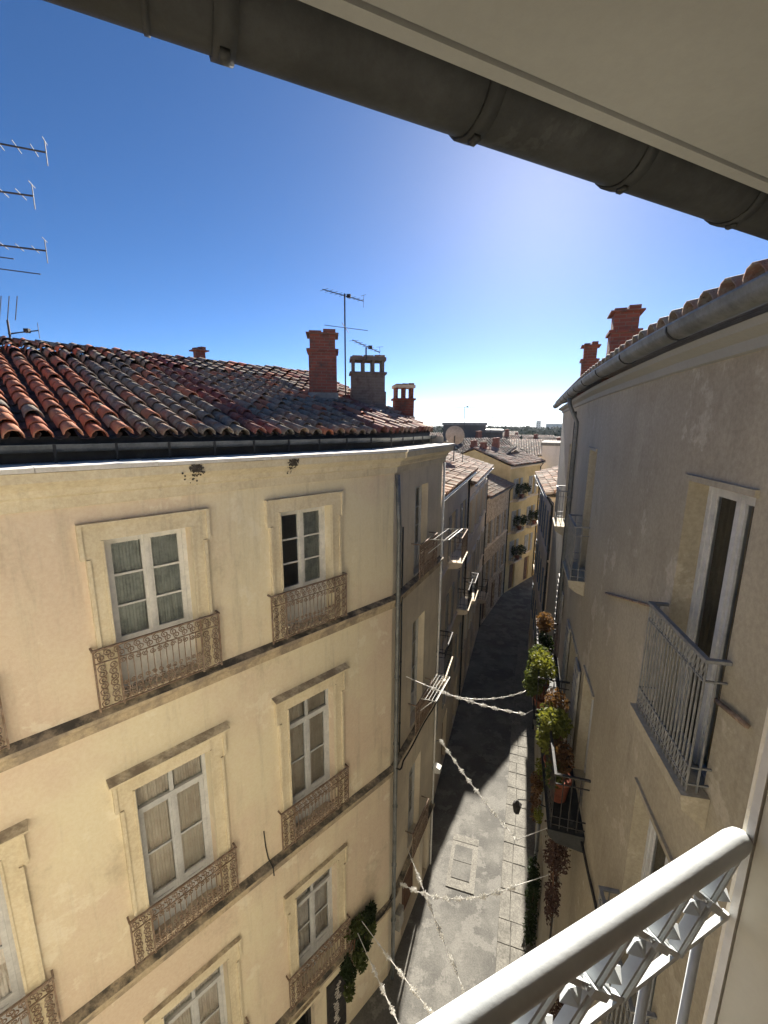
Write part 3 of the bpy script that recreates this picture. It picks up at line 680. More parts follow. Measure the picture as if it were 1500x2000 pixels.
# ------------------------------------------------------------------ our own house: facade, eave, gutter, window and its railing
AZ = 65.5; OM = frame(0, 0, AZ)        # local x along our facade, -y... facade looks towards +y here
def OW_(u, n, z): return OM @ Vector((u, n, z))
oh = thing('own_house', 'house we look out from, with pale deep eave, dark gutter and window jamb', 'house', (.6, 0, 0))
FN = .245
mo = wall_mesh(-12, 2.5, -.05, 15.3, [(-1.75, .66, 12.85, 15.12)] + [(-.6 + d, .6 + d, z, z + 2.2) for d in (-3.4, -6.8, -10) for z in (12.85, 8.6, 4.6)] + [(-.6, .6, z, z + 2.2) for z in (8.6, 4.6)], .32)
mo.warp(lambda x, y, z: (x, FN - y, z)).build('wall', 'own_plaster', oh, OM)
for d in (-3.4, -6.8, -10, 0):
    for z in ((12.85, 8.6, 4.6) if d else (8.6, 4.6)): french_window(oh, OM @ T(d, FN, z) @ Matrix.Rotation(math.pi, 4, 'Z'), 1.2, 2.2, .5, 0, 3, 'white_paint', 'curtain_grey', .17, simple=True)
mb = MB()
for q in (((-12, FN), (-12, -9)), ((-12, -9), (3.5, -9)), ((3.5, -9), (2.5, FN))):
    (x0, y0), (x1, y1) = q; mb.quad((x0, y0, -.05), (x1, y1, -.05), (x1, y1, 15.3), (x0, y0, 15.3))
mb.build('back_wall', 'own_plaster', oh, OM)
rm = MB(); q0, q1, q2, q3 = (-2.6, -4.2), (1.6, -4.2), (1.6, -.08), (-2.6, -.08)
for (xa, ya), (xb, yb) in ((q3, q0), (q0, q1), (q1, q2)): rm.quad((xa, ya, 12.84), (xb, yb, 12.84), (xb, yb, 15.26), (xa, ya, 15.26))
for xa, xb, za, zb in ((-2.6, -1.75, 12.84, 15.26), (.74, 1.6, 12.84, 15.26), (-1.75, .74, 15.12, 15.26)): rm.quad((xa, -.08, za), (xb, -.08, za), (xb, -.08, zb), (xa, -.08, zb))
rm.quad((-2.6, -4.2, 15.26), (1.6, -4.2, 15.26), (1.6, -.08, 15.26), (-2.6, -.08, 15.26)); rm.build('room_walls', 'render_pale', oh, OM)
MB().box(-2.6, 1.6, -4.2, .2, 12.78, 12.845).build('room_floor', 'wood_brown', oh, OM)
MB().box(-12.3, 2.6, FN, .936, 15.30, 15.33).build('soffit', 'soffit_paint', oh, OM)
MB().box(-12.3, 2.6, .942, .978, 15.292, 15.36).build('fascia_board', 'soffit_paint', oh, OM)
MB().quad((-12.3, .3, 15.42), (2.9, .3, 15.42), (2.9, 1.0, 15.40), (-12.3, 1.0, 15.40)).quad((-12.3, -9, 17.4), (2.9, -9, 17.4), (2.9, 1.0, 15.405), (-12.3, 1.0, 15.405)).build('roof', 'tile_old', oh, OM)
go = halfpipe(-12.3, 2.45, 0, 0, .1, 13).warp(lambda x, y, z: (x, 1.085 - y, 15.345 + z)).build('gutter', 'zinc_dark', oh, OM, True)
for u, wide in ((-.01, 0), (.13, 1), (.745, 1), (1.31, 1), (1.9, 1), (-.7, 1), (-1.6, 1)):
    r0, r1 = (.1085 if wide else .103), .1005; hw = .022 if wide else .006
    prof = [(1.085 + r0 * math.cos(math.pi * q / 10), 15.345 - r0 * math.sin(math.pi * q / 10)) for q in range(11)] + [(1.085 + r1 * math.cos(math.pi * q / 10), 15.345 - r1 * math.sin(math.pi * q / 10)) for q in range(10, -1, -1)]
    s_ = MB().prism(prof, u - hw, u + hw)
    if wide: s_.box(u - .010, u + .010, 1.07, 1.10, 15.226, 15.238)
    s_.build('gutter_strap', 'zinc_dark', go, OM, True)
# window jamb: stepped profile of frame, casement edge and beads
jb = MB().box(.664, .74, FN - .32, FN - .008, 12.85, 15.11).build('window_jamb', 'jamb_paint', oh, OM)
for y0, y1, x0, mt in ((.228, .237, .650, 'white_paint'), (.15, .226, .655, 'jamb_paint'), (.075, .14, .648, 'jamb_paint'), (.05, .066, .640, 'grey_white_paint'), (-.04, .04, .652, 'jamb_paint')):
    MB().prism([(y0, 12.85), (y1, 12.85), (y1, 15.1), (y0, 15.1)], x0, .668).build('jamb_bead', mt, jb, OM)
# railing: fat round handrail, cast frieze, bars
RN, RZ = .240, 13.951
rail = MB().tube([(-1.75, RN, RZ), (.632, RN, RZ), (.645, RN, RZ), (.652, RN, RZ)], [.0168, .0168, .015, .011], 20).build('window_railing', 'rail_paint', oh, OM, True)
MB().box(-1.75, .65, RN - .0045, RN + .0045, RZ - .134, RZ - .125).build('lower_rail', 'rail_paint', rail, OM)
MB().box(-1.75, .65, RN - .010, RN + .010, 12.95, 12.965).build('foot_rail', 'rail_paint', rail, OM)
def casting():
    # one module of the cast lattice: ribbed diagonal, crossing diagonal, square collar and leaf points
    mb = MB(); lo, hi, w2 = -.125, -.016, .0535
    d = Vector((2 * w2, 0, hi - lo)); dn = d.normalized(); pn = Vector((-dn.z, 0, dn.x))
    a_ = Vector((-w2, 0, lo)); b_ = Vector((w2, 0, hi))
    for k in (-1, 0, 1): mb.obox(a_ + pn * .0085 * k, b_ + pn * .0085 * k, .012 if k else .018, .006, pn)
    mb.obox(Vector((-w2, -.003, hi)), Vector((w2, -.003, lo)), .008, .007, Vector((dn.x, 0, dn.z)))
    c = (a_ + b_) / 2
    mb.obox(c - pn * .021, c + pn * .021, .026, .010, dn); mb.obox(c - pn * .026, c + pn * .026, .018, .005, dn)
    def lens(p, q, wd, th):
        p, q = Vector(p), Vector(q); ax = (q - p); m_ = p + ax * .62; sd_ = Vector((-ax.z, 0, ax.x)).normalized() * wd
        y = Vector((0, th, 0)); mb.add([p, m_ + sd_, q, m_ - sd_, p.lerp(q, .58) + y, p.lerp(q, .58) - y], [(0, 1, 4), (1, 2, 4), (2, 3, 4), (3, 0, 4), (1, 0, 5), (2, 1, 5), (3, 2, 5), (0, 3, 5)])
    lens(c + dn * .004 - pn * .016, c - pn * .040 + dn * .030, .010, .013); lens(c - dn * .004 + pn * .016, c + pn * .040 - dn * .030, .010, .013)
    lens(c + pn * .02, c + pn * .044, .008, .012); lens(c - pn * .02, c - pn * .044, .008, .012)
    return mb.mesh('frieze_casting', 'rail_paint')
cm = casting(); bm_ = MB().tube([(0, RN, 12.965), (0, RN, RZ - .13)], .0062, 7).mesh('bar', 'rail_paint', True)
for k in range(22):
    u = -1.66 + k * .107
    put('frieze_casting', cm, rail, OM @ T(u, RN, RZ)); put('bar', bm_, rail, OM @ T(u, 0, 0))

# ------------------------------------------------------------------ houses along the street
def row_house(name, label, A, B, eave, wall_m, floors, ncol, depth=7, pitch=18, roof_m='tile_pale', shutters=None, balc=(), win=(.85, 1.7), top_win=None, paint='grey_white_paint', group=None, doors=True, sill0=None):
    """terraced house whose street front runs from A to B with the house to the left of that direction"""
    az = math.degrees(math.atan2(B[0] - A[0], B[1] - A[1])); L = math.dist(A, B); M = frame(A[0], A[1], az)
    h_ = thing(name, label, 'house', (A[0], A[1], 0), group)
    hs = []; cols = [L * (k + .5) / ncol for k in range(ncol)]
    for fi, z in enumerate(floors):
        for x in cols:
            wh = top_win if (top_win and fi == len(floors) - 1) else win
            hs.append((x - wh[0] / 2, x + wh[0] / 2, z, z + wh[1], fi))
    dh = [(x - .55, x + .55, .02, 2.4) for x in cols] if doors else []
    wall_mesh(0, L, -.05, eave, [q[:4] for q in hs] + dh, .25).build('wall', wall_m, h_, M)
    ym = depth / 2; zr = eave + .08 + math.tan(R(pitch)) * (ym + .35)
    g_ = MB()
    for x, s_ in ((0, 1), (L, -1)): g_.quad((x, 0, -.05), (x, depth, -.05), (x, depth, eave), (x, ym, zr - .1), (x, 0, eave))
    g_.quad((0, depth, -.05), (L, depth, -.05), (L, depth, eave), (0, depth, eave)); g_.build('side_wall', wall_m, h_, M)
    MB().prism([(0, eave - .22), (-.08, eave - .2), (-.16, eave - .06), (-.2, eave), (0, eave)], -.02, L + .02).build('cornice', 'render_cream', h_, M)
    rf_ = MB().quad((-.1, -.3, eave + .05), (L + .1, -.3, eave + .05), (L + .1, ym, zr), (-.1, ym, zr)).quad((-.1, ym, zr), (L + .1, ym, zr), (L + .1, depth + .3, eave + .05), (-.1, depth + .3, eave + .05)).build('roof', roof_m, h_, M)
    S = slope_frame(M, -.3, eave + .06, R(pitch)); ln = (ym + .3) / math.cos(R(pitch))
    tile_roof(rf_, S, (-.1, L + .1), ln, lambda x, y: y < ln, lambda i, j, r: roof_m if r.random() < .75 else 'tile_old', seed=len(name) + int(L * 10))
    caps(M @ Vector((0, ym, zr)), M @ Vector((L, ym, zr)), rf_, roof_m)
    halfpipe(-.05, L + .05, -.37, eave + .05, .07, 7).build('gutter', 'zinc', h_, M, True)
    pipe(h_, [(L - .08, -.3, eave), (L - .08, -.06, eave - .4), (L - .08, -.06, .1)], .045, 'zinc_dark', M, 2.2, n=7)
    for k, z in enumerate(floors[1:]): MB().prism([(0, z - .26), (-.05, z - .25), (-.08, z - .16), (0, z - .12)], 0, L).build('string_course', 'render_cream', h_, M)
    for q in hs:
        w_, hh = q[1] - q[0], q[3] - q[2]; Mw = M @ T((q[0] + q[1]) / 2, 0, q[2])
        french_window(h_, Mw, round(w_, 3), round(hh, 3), 0, 0, 2, paint, 'curtain_grey', .15, simple=True)
        MB().box(-w_ / 2 - .08, w_ / 2 + .08, -.07, -.001, -.07, -.0).build('sill', 'render_cream', h_, Mw)
        if not shutters: surround(h_, Mw, round(w_, 3), round(hh, 3), False, 'render_pale')
        if shutters and not (top_win and q[4] == len(floors) - 1):
            for s_ in (-1, 1):
                sh = put('shutter', cached(('sh', round(w_, 3), round(hh, 3), shutters), lambda: MB().box(-w_ / 4, w_ / 4, -.05, -.012, 0, hh).mesh('shutter', shutters)), h_, Mw @ T(s_ * (w_ * .75 + .02), 0, 0))
                for k in range(3): put('batten', cached(('bt', round(w_, 3), shutters), lambda: MB().box(-w_ / 4 + .02, w_ / 4 - .02, -.065, -.05, -.03, .03).mesh('batten', shutters)), sh, Mw @ T(s_ * (w_ * .75 + .02), 0, hh * (.15 + .35 * k)))
    for (ci, fi, mt) in balc:
        bar_balcony(h_, M @ T(cols[ci], 0, floors[fi] - .02), 1.5, .95, .5, mt, 'render_cream', 10)
    for x0, x1, _, hh in dh:
        Md = M @ T((x0 + x1) / 2, 0, 0); MB().box(-.55, .55, .16, .22, .02, hh).box(-.45, -.03, .14, .16, .2, hh - .2).box(.03, .45, .14, .16, .2, hh - .2).build('door', 'wood_brown', h_, Md)
    return h_, M, rf_
GR = 'terraced houses along the street'
A0, A1, A2, A3, A4, A5, A6 = (1.3, 12.15), (4.0, 20.3), (7.0, 29.2), (10.5, 35.7), (12.5, 37.85), (14.6, 40.3), (19, 45.5)
h1 = row_house('terraced_house', 'grey-beige house with large sunlit tile roof beside the corner house', A0, A1, 12.35, 'render_grey', [3.3, 6.4, 9.5], 3, 8, 16, shutters='shutter_grey', balc=((0, 1, 'iron_black'), (2, 1, 'iron_black'), (1, 2, 'iron_rust')), paint='white_paint', group=GR)
h2 = row_house('terraced_house', 'cream house with a row of tall blue-grey windows under its white eave', A1, A2, 11.7, 'render_cream', [3.0, 5.8, 8.9], 4, 7, 17, shutters=None, balc=((0, 1, 'iron_black'), (3, 0, 'iron_black')), top_win=(1.5, 1.9), paint='shutter_blue', group=GR)
h3 = row_house('terraced_house', 'rubble stone house, lower than the cream house beside it', A2, A3, 9.6, 'render_rubble', [3.0, 6.0], 3, 6, 20, shutters='shutter_grey', roof_m='tile_old', group=GR)
h4 = row_house('terraced_house', 'pale yellow house with plant-filled dark balconies', A3, A5, 11.2, 'render_yellow', [2.9, 5.6, 8.4], 2, 7, 18, shutters='shutter_grey', balc=((0, 0, 'iron_black'), (0, 1, 'iron_black'), (0, 2, 'iron_black'), (1, 1, 'iron_black')), group=GR)
h5 = row_house('terraced_house', 'deep ochre house at the bend of the street', A5, A6, 10.0, 'render_ochre', [2.9, 5.6, 7.9], 3, 7, 18, shutters='shutter_grey', win=(.85, 1.5), group=GR)
B0, B1_, B2_ = (9.75, 26.6), (7.35, 18.3), (13.6, 33.5)
h6 = row_house('terraced_house', 'grey rendered house beyond the bowed house', B0, B1_, 11.5, 'render_grey', [3.0, 5.9, 8.8], 3, 7, 17, shutters='shutter_blue', group=GR)
h7 = row_house('terraced_house', 'cream house behind the grey rendered one, round the bend', (15.3, 33.6), (10.0, 26.9), 10.8, 'render_cream', [3.0, 5.9, 8.6], 3, 7, 17, shutters='shutter_grey', win=(.85, 1.5), group=GR)
chimney(h2[2], h2[1] @ T(3.2, 4.2, 0), .7, .5, 12.5, 14.0, 'chimney_brick', 'tiled', 'zinc', .5)
chimney(h1[2], h1[1] @ T(6.8, 3.6, 0), .6, .5, 13.0, 14.3, 'chimney_brick', 'tiled', 'zinc', .4)
chimney(h4[2], h4[1] @ T(1.0, 3.2, 0), .5, .45, 12.0, 13.2, 'chimney_brick', 'arched', 'render_grey', .2)

# ------------------------------------------------------------------ roofs and buildings beyond
def far_house(label, az, dist, wdt, dep, ztop, wall_m, roof_m=None, yaw=0, wins=(), cat='house', name='far_house', tiles=True, group='houses beyond the street'):
    c = polar(az, dist); M = c @ Matrix.Rotation(R(-az + yaw), 4, 'Z'); h_ = thing(name, label, cat, tuple(c.translation), group)
    hs = []
    for nr, nc, z0, dz, ww, wh in wins:
        for r_ in range(nr):
            for k in range(nc): x = -wdt / 2 + wdt * (k + .5) / nc; hs.append((x - ww / 2, x + ww / 2, z0 + r_ * dz, z0 + r_ * dz + wh))
    wall_mesh(-wdt / 2, wdt / 2, -.05, ztop, hs, .2).build('wall', wall_m, h_, M)
    g_ = MB()
    for x in (-wdt / 2, wdt / 2): g_.quad((x, 0, -.05), (x, dep, -.05), (x, dep, ztop), (x, 0, ztop))
    g_.quad((-wdt / 2, dep, -.05), (wdt / 2, dep, -.05), (wdt / 2, dep, ztop), (-wdt / 2, dep, ztop)); g_.build('side_wall', wall_m, h_, M)
    for a_, b_, c_, d_ in hs:
        o_ = MB().box(a_, a_ + .06, .12, .18, c_, d_).box(b_ - .06, b_, .12, .18, c_, d_).box(a_ + .06, b_ - .06, .12, .18, d_ - .06, d_).box((a_ + b_) / 2 - .04, (a_ + b_) / 2 + .04, .12, .18, c_, d_ - .06).build('window', 'grey_white_paint', h_, M)
        MB().quad((a_, .16, c_), (b_, .16, c_), (b_, .16, d_), (a_, .16, d_)).build('pane', 'interior_dark', o_, M)
    if roof_m:
        zr = ztop + (dep / 2) * math.tan(R(18))
        rf_ = MB().quad((-wdt / 2 - .3, -.4, ztop), (wdt / 2 + .3, -.4, ztop), (wdt / 2 + .3, dep / 2, zr), (-wdt / 2 - .3, dep / 2, zr)).quad((-wdt / 2 - .3, dep / 2, zr), (wdt / 2 + .3, dep / 2, zr), (wdt / 2 + .3, dep + .4, ztop), (-wdt / 2 - .3, dep + .4, ztop)).build('roof', roof_m, h_, M)
        if tiles: tile_roof(rf_, slope_frame(M, -.4, ztop + .02, R(18)), (-wdt / 2 - .3, wdt / 2 + .3), dep / 2 + .5, lambda x, y: True, lambda i, j, r: roof_m if r.random() < .7 else 'tile_old', seed=int(dist))
    else: MB().box(-wdt / 2 - .15, wdt / 2 + .15, -.15, dep + .15, ztop, ztop + .3).build('parapet', 'zinc' if wall_m == 'render_dark' else 'pavement_stone', h_, M)
    return h_, M
far_house('dark flat-roofed block standing above the roofs behind a dish', 10.3, 52, 4.9, 9, 14.55, 'render_dark', wins=((3, 2, 4, 3.2, 1, 1.4),), cat='building', name='dark_block')
far_house('lower dark block stepped down from the flat-roofed one', 13.2, 54, 3.6, 9, 13.75, 'render_dark', cat='building', name='dark_block')
far_house('pink-beige house with two shuttered windows under a broad tile roof', 18.6, 52, 5.6, 9, 11.2, 'render_cream', 'tile_pale', yaw=3, wins=((3, 3, 2.4, 3, .8, 1.4),))
far_house('pale house with a white roof terrace beside the bowed house', 22.2, 44, 3.4, 6, 12.7, 'render_pale', wins=((2, 2, 6, 3, .8, 1.4),))
far_house('small grey house with tiled roof behind the cream terraced house', 14.2, 44, 5, 8, 11.6, 'render_grey', 'tile_old', yaw=20)
far_house('low white house glinting among roofs', 15.4, 95, 5, 8, 11.8, 'render_pale', 'tile_pale', wins=((1, 3, 8.9, 3, .9, 1.4),))
far_house('low tile-roofed house beside the distant trees', 21.0, 110, 9, 10, 10.2, 'render_cream', 'tile_pale', wins=((1, 4, 7, 3, .9, 1.4),))
far_house('distant beige house with long roof before the trees', 17.4, 150, 14, 10, 9.0, 'render_cream', 'tile_old', wins=((1, 5, 5.5, 3, 1, 1.6),))
far_house('pale block of flats far off near the horizon', 21.6, 520, 26, 16, 17.0, 'render_pale', cat='building', name='flats', wins=((4, 6, 2, 3.4, 2, 1.6),))
far_house('slim pale tower far off on the horizon', 19.3, 900, 9, 9, 25, 'render_pale', cat='tower', name='far_tower', wins=((5, 2, 3, 4, 2, 2),))
rn = random.Random(21)
LABS = ('narrow ochre house with steep tile roof beyond the terrace', 'cream house with brick chimney behind the terraced roofs', 'grey house with a long tile ridge beside the dark block', 'beige house with patched tile roof below the dark block',
        'pink-walled house with tile roof farther off', 'yellowish house with two chimneys behind the bend', 'small house with faded roof near the distant trees', 'low ochre house half hidden by the pale terrace house')
for k, (az, dist, wd, zt, wm, rm, yw) in enumerate(((16.9, 47, 3.6, 10.8, 'render_ochre', 'tile_pale', 25), (11.6, 40, 4.6, 11.4, 'render_cream', 'tile_old', -30), (6.5, 60, 9, 12.2, 'render_grey', 'tile_pale', 10), (12.8, 47, 5, 11.9, 'render_cream', 'tile_pale', 35),
        (19.8, 68, 6, 11.6, 'render_cream', 'tile_old', -20), (15.3, 62, 5, 12.0, 'render_yellow', 'tile_pale', 15), (18.0, 84, 8, 11.6, 'render_pale', 'tile_pale', -12), (21.6, 60, 5, 11.0, 'render_ochre', 'tile_old', 20))):
    hh_, Mh = far_house(LABS[k], az, dist, wd, 6, zt, wm, rm, yaw=yw, wins=((1, 2, zt - 2.2, 3, .8, 1.3),))
    for q in range(1 + k % 2): chimney(hh_, Mh @ T(-wd * .3 + wd * .5 * q, 2.4, 0), .55, .45, zt + .5, zt + 1.7 + .3 * q, 'chimney_brick', 'tiled', 'render_grey', .3)
# far woods: many leafy clumps in one mass
rn = random.Random(9); fw_ = MB()
for k in range(3600):
    az = rn.uniform(-2, 46); dist = 75 + 1100 * rn.random() ** 1.5; hh = rn.uniform(7.5, 12.2) + (rn.uniform(0, 2.5) if dist > 250 else 0); r_ = rn.uniform(2.5, 5)
    x, y = dist * math.sin(R(az)), dist * math.cos(R(az))
    for q in range(10):
        a = rn.uniform(0, 6.28); e = rn.uniform(-.6, 1.2); c = Vector((x + r_ * math.cos(a) * math.cos(e), y + r_ * math.sin(a) * math.cos(e), hh * .62 + hh * .38 * math.sin(e)))
        u = Vector((rn.uniform(-1, 1), rn.uniform(-1, 1), rn.uniform(-.4, .4))).normalized() * 1.4; v = Vector((rn.uniform(-.5, .5), rn.uniform(-.5, .5), 1)).normalized() * 1.2
        fw_.quad(c - u - v, c + u - v, c + u * .6 + v, c - u * .6 + v)
tag(stuff(fw_.build('far_woods', 'far_foliage')), 'hazy grey-green treetops spread before the horizon', 'trees')
# low hills at the horizon
mb = MB(); n = 90; vs = []
for i in range(n + 1):
    az = -60 + 150 * i / n; hh = 16 + 22 * (.5 + .5 * math.sin(i * .31)) * (.6 + .4 * math.sin(i * .83 + 1)); d = 5200
    for dd, z in ((d - 900, -1), (d, hh), (d + 900, hh * .8)): vs.append((dd * math.sin(R(az)), dd * math.cos(R(az)), z))
structure(mb.add(vs, [(3 * i + k, 3 * i + k + 1, 3 * i + k + 4, 3 * i + k + 3) for i in range(n) for k in (0, 1)]).build('hills', 'far_hill', None, I4, True))

# ------------------------------------------------------------------ plants
def leaves(mb, c, rad, n, size, rn, droop=0, aspect=.45):
    for k in range(n):
        d = Vector((rn.gauss(0, 1), rn.gauss(0, 1), rn.gauss(0, 1))).normalized() * rn.random() ** .45
        q = Vector((c[0] + d.x * rad[0], c[1] + d.y * rad[1], c[2] + d.z * rad[2]))
        u = Vector((rn.uniform(-1, 1), rn.uniform(-1, 1), rn.uniform(-.7, .7) - droop)).normalized() * size * rn.uniform(.6, 1.3)
        v = u.orthogonal().normalized(); v.rotate(Matrix.Rotation(rn.uniform(0, 6.28), 3, u)); v *= u.length * aspect
        b = u.cross(v).normalized() * u.length * .15
        mb.add([q - u * .5, q + v * .5 + b, q + u * .6, q - v * .5 + b], [(0, 1, 2), (0, 2, 3)])
def plant(M, label, mat, clumps, pot=None, size=.06, seed=1, group='balcony plants', cat='plant', mat2=None, pot_m='terracotta'):
    """clumps: (x, y, z, rx, ry, rz, number) in the local frame; stems lead to each clump"""
    rn = random.Random(seed); o_ = thing('plant', label, cat, tuple(M.translation), group)
    f1, f2, st = MB(), MB(), MB()
    for i, (x, y, z, rx, ry, rz, n) in enumerate(clumps):
        leaves(f2 if (mat2 and i % 2) else f1, (x, y, z), (rx * 1.25, ry * 1.15, rz * 1.2), int(n * 2.2), size * 1.25, rn, aspect=.6)
        st.tube([(0, 0, .1), (x * .4, y * .4, z * .5 + .05), (x, y, z)], [.014, .010, .005], 4)
    stuff(f1.build('foliage', mat, o_, M))
    if mat2 and f2.v: stuff(f2.build('foliage', mat2, o_, M))
    st.build('stem', 'wood_brown', o_, M)
    if pot:
        r_, h_ = pot; n = 14
        mb = MB(); rings = [(r_ * .72, 0), (r_, h_ * .85), (r_ * 1.1, h_ * .85), (r_ * 1.1, h_), (r_ * .92, h_), (r_ * .88, h_ * .88)]
        vs = [(a * math.cos(6.2832 * k / n), a * math.sin(6.2832 * k / n), z) for a, z in rings for k in range(n)]
        mb.add(vs, [(i * n + k, i * n + (k + 1) % n, (i + 1) * n + (k + 1) % n, (i + 1) * n + k) for i in range(len(rings) - 1) for k in range(n)] + [tuple(range(5 * n, 6 * n))])
        mb.build('pot', pot_m, o_, M, True)
    return o_
def bp(t_, off, z): return bframe(t_, z) @ T(0, -off, 0)
plant(bp(8.05, .5, 8.15), 'lime green bush in a pot on the far plant balcony by its near end', 'leaf_lime', [(0, 0, 1.0, .26, .26, .22, 260), (.1, -.2, .75, .22, .2, .3, 200), (-.3, -.05, 1.05, .25, .22, .18, 220)], (.17, .3), .07, 1, mat2='leaf_green')
plant(bp(8.75, .48, 8.15), 'green trailing plant hanging over the far plant balcony', 'leaf_green', [(0, -.1, .95, .3, .22, .2, 240), (0, -.24, .55, .26, .12, .4, 260), (-.2, -.26, .1, .2, .1, .35, 160)], (.16, .28), .07, 2)
plant(bp(9.6, .45, 8.15), 'dark leafy plant in the middle of the far plant balcony', 'leaf_dark', [(0, 0, .8, .3, .2, .3, 220), (.2, -.1, .6, .2, .2, .3, 150)], (.16, .28), .07, 3)
plant(bp(10.35, .42, 8.15), 'rust brown bush at the far end of the far plant balcony', 'leaf_rust', [(0, 0, 1.1, .28, .2, .25, 220), (.25, -.05, 1.25, .2, .2, .2, 150)], (.17, .3), .06, 4)
plant(bp(6.72, .36, 8.15), 'rust and green shrub on the near plant balcony by its far end', 'leaf_rust', [(0, 0, 1.1, .22, .2, .22, 220), (.1, -.12, .8, .2, .2, .3, 200)], (.16, .28), .055, 5, mat2='leaf_green')
plant(bp(6.2, .38, 8.15), 'bright lime plant at the middle of the near plant balcony', 'leaf_lime', [(0, 0, 1.05, .24, .22, .2, 300), (.05, -.12, .75, .2, .18, .28, 220), (-.2, -.1, .95, .18, .16, .2, 160)], (.16, .28), .07, 6)
plant(bp(5.65, .34, 8.15), 'brownish plant in a red pot on the near plant balcony', 'leaf_rust', [(0, 0, .8, .24, .18, .25, 260), (.1, -.1, .55, .2, .14, .25, 150)], (.19, .42), .05, 7, mat2='leaf_green')
plant(bp(6.55, .56, 8.0), 'yellow-green vine trailing below the near plant balcony', 'leaf_lime', [(.16 * math.sin(k * 2.1), .04 * math.cos(k * 3), -.1 - .24 * k, .2 - .02 * k, .12 - .01 * k, .17, int(110 - 16 * k)) for k in range(6)], None, .055, 8, mat2='leaf_rust')
plant(bp(5.35, .40, 8.0), 'dry purple creeper hanging under the near plant balcony', 'leaf_purple', [(.2 * math.sin(k * 1.7), .08, -.25 - .27 * k, .26 - .02 * k, .2 - .02 * k, .2, int(120 - 12 * k)) for k in range(8)], None, .05, 9)
plant(bp(4.6, .16, 3.0), 'dark purple climber on the lower wall of the bowed house', 'leaf_purple', [(.35 * math.sin(k * 1.9), 0, .2 + .34 * k, .3, .12, .22, 80) for k in range(8)], None, .055, 10)
plant(bp(9.2, .2, .1), 'dark climber rising from the pavement against the bowed house', 'leaf_dark', [(.4 * math.sin(k * 2.3), 0, .3 + .33 * k, .34, .15, .24, 90) for k in range(7)], None, .07, 12)
ivy = [(.42 - .11 * k + .05 * (k % 3), -.03 - .05 * (k % 2), -.05 - .10 * k - .28 * (k % 4), .13, .09, .26, 90) for k in range(9)]
plant(FM @ T(-1.2, -.12, 3.1), 'dark ivy hanging from the lowest string course of the corner house', 'leaf_dark', ivy + [(0, -.06, -.02, .32, .13, .2, 150), (.25, -.1, .02, .2, .12, .16, 90)], None, .075, 11, group='wall creepers', mat2='leaf_green')
for k, (ci, fi) in enumerate(((0, 0), (0, 1), (0, 2), (1, 1))):
    xs = [h4[1] @ Vector((math.dist(A3, A5) * (ci + .5) / 2, -.4, (2.9, 5.6, 8.4)[fi]))][0]
    plant(Matrix.Translation(xs), ('dark plants on the lowest balcony of the yellow house', 'dark plants on the second balcony of the yellow house', 'dark plants on the top balcony of the yellow house', 'dark plants on the side balcony of the yellow house')[k], 'leaf_dark', [(-.4, 0, .8, .4, .25, .4, 140), (.3, 0, .9, .4, .25, .4, 140)], (.2, .35), .14, 20 + k)

rn = random.Random(6)
for x, wd in MOSS:
    mb = MB()
    for k in range(170):
        dx = rn.gauss(0, wd * .5); dz = abs(rn.gauss(0, .085)); yy = -.285 if dz < .10 else (-.22 if dz < .15 else -.13)
        q = Vector((x + dx, yy + rn.uniform(-.006, .004), 13.955 - dz)); r_ = rn.uniform(.006, .018)
        mb.add([q + Vector((r_ * math.cos(a), rn.uniform(-.004, .002), r_ * math.sin(a))) for a in (0, 1.3, 2.5, 3.9, 5.1)], [(0, 1, 2, 3, 4)])
    stuff(mb.build('moss_stain', 'stone_black', house, FM))

# ------------------------------------------------------------------ tinsel garlands strung over the street
def garland(label, a_, b_, sag, tin=(0, 1), r=.02, lead=None, seed=1, dens=520):
    a_, b_ = Vector(a_), Vector(b_); rn = random.Random(seed); mid = a_.lerp(b_, .5)
    o_ = thing('garland', label, 'garland', tuple(a_), 'garlands strung across the street')
    def at(k): q = a_.lerp(b_, k); q.z -= sag * 4 * k * (1 - k); return q
    pts = [at(k / 24) for k in range(25)]
    if lead: pts = pts + [Vector(lead)]
    MB().tube(pts, .008, 5).build('cord', 'tinsel', o_)
    mb = MB(); n = int((b_ - a_).length * dens)
    for k in range(n):
        f = tin[0] + (tin[1] - tin[0]) * rn.random(); q = at(f); wv = .55 + .45 * math.sin(f * 60)
        d = Vector((rn.gauss(0, 1), rn.gauss(0, 1), rn.gauss(0, 1))).normalized(); e = d.orthogonal().normalized() * .011
        L = r * wv * rn.uniform(1.2, 3.0); mb.add([q - e, q + e, q + d * L + e * .6, q + d * L - e * .6], [(0, 1, 2, 3)])
    stuff(mb.build('tinsel', 'tinsel', o_)); return o_
def pol(az, el, dist): return Vector((dist * math.sin(R(az)), dist * math.cos(R(az)), CAMZ + dist * math.tan(R(el))))
fcp = lambda s_, y, z: tuple(FF @ Vector((s_, y, z)))
garland('pale garland from the corner house pipe to the far plant balcony', fcp(.35, -.22, 8.75), pol(20.46, -34.73, 9.3), .12, (.15, 1), .022, onwall(-8.3, -.45, 8.12), 1)
garland('thin garland over the shaded part of the street', fcp(3.25, -.1, 6.55), pol(20.03, -32.4, 12.6), .25, (.05, 1), .018, onwall(-12.3, 0, 6.6), 2)
garland('long garland slanting from the corner house edge over the sunlit street', pol(8.78, -38.97, 12.0), pol(20.83, -46.72, 9.0), .12, (0, 1), .03, onwall(-8.0, -.0, 5.2), 3)
garland('garland from the corner house door towards the house we look from', fcp(.95, -.12, 3.2), Vector(fcp(.95, -.12, 3.2)).lerp(pol(14.71, -58.62, 6.83), 1.85), .12, (.05, 1), .026, None, 4)
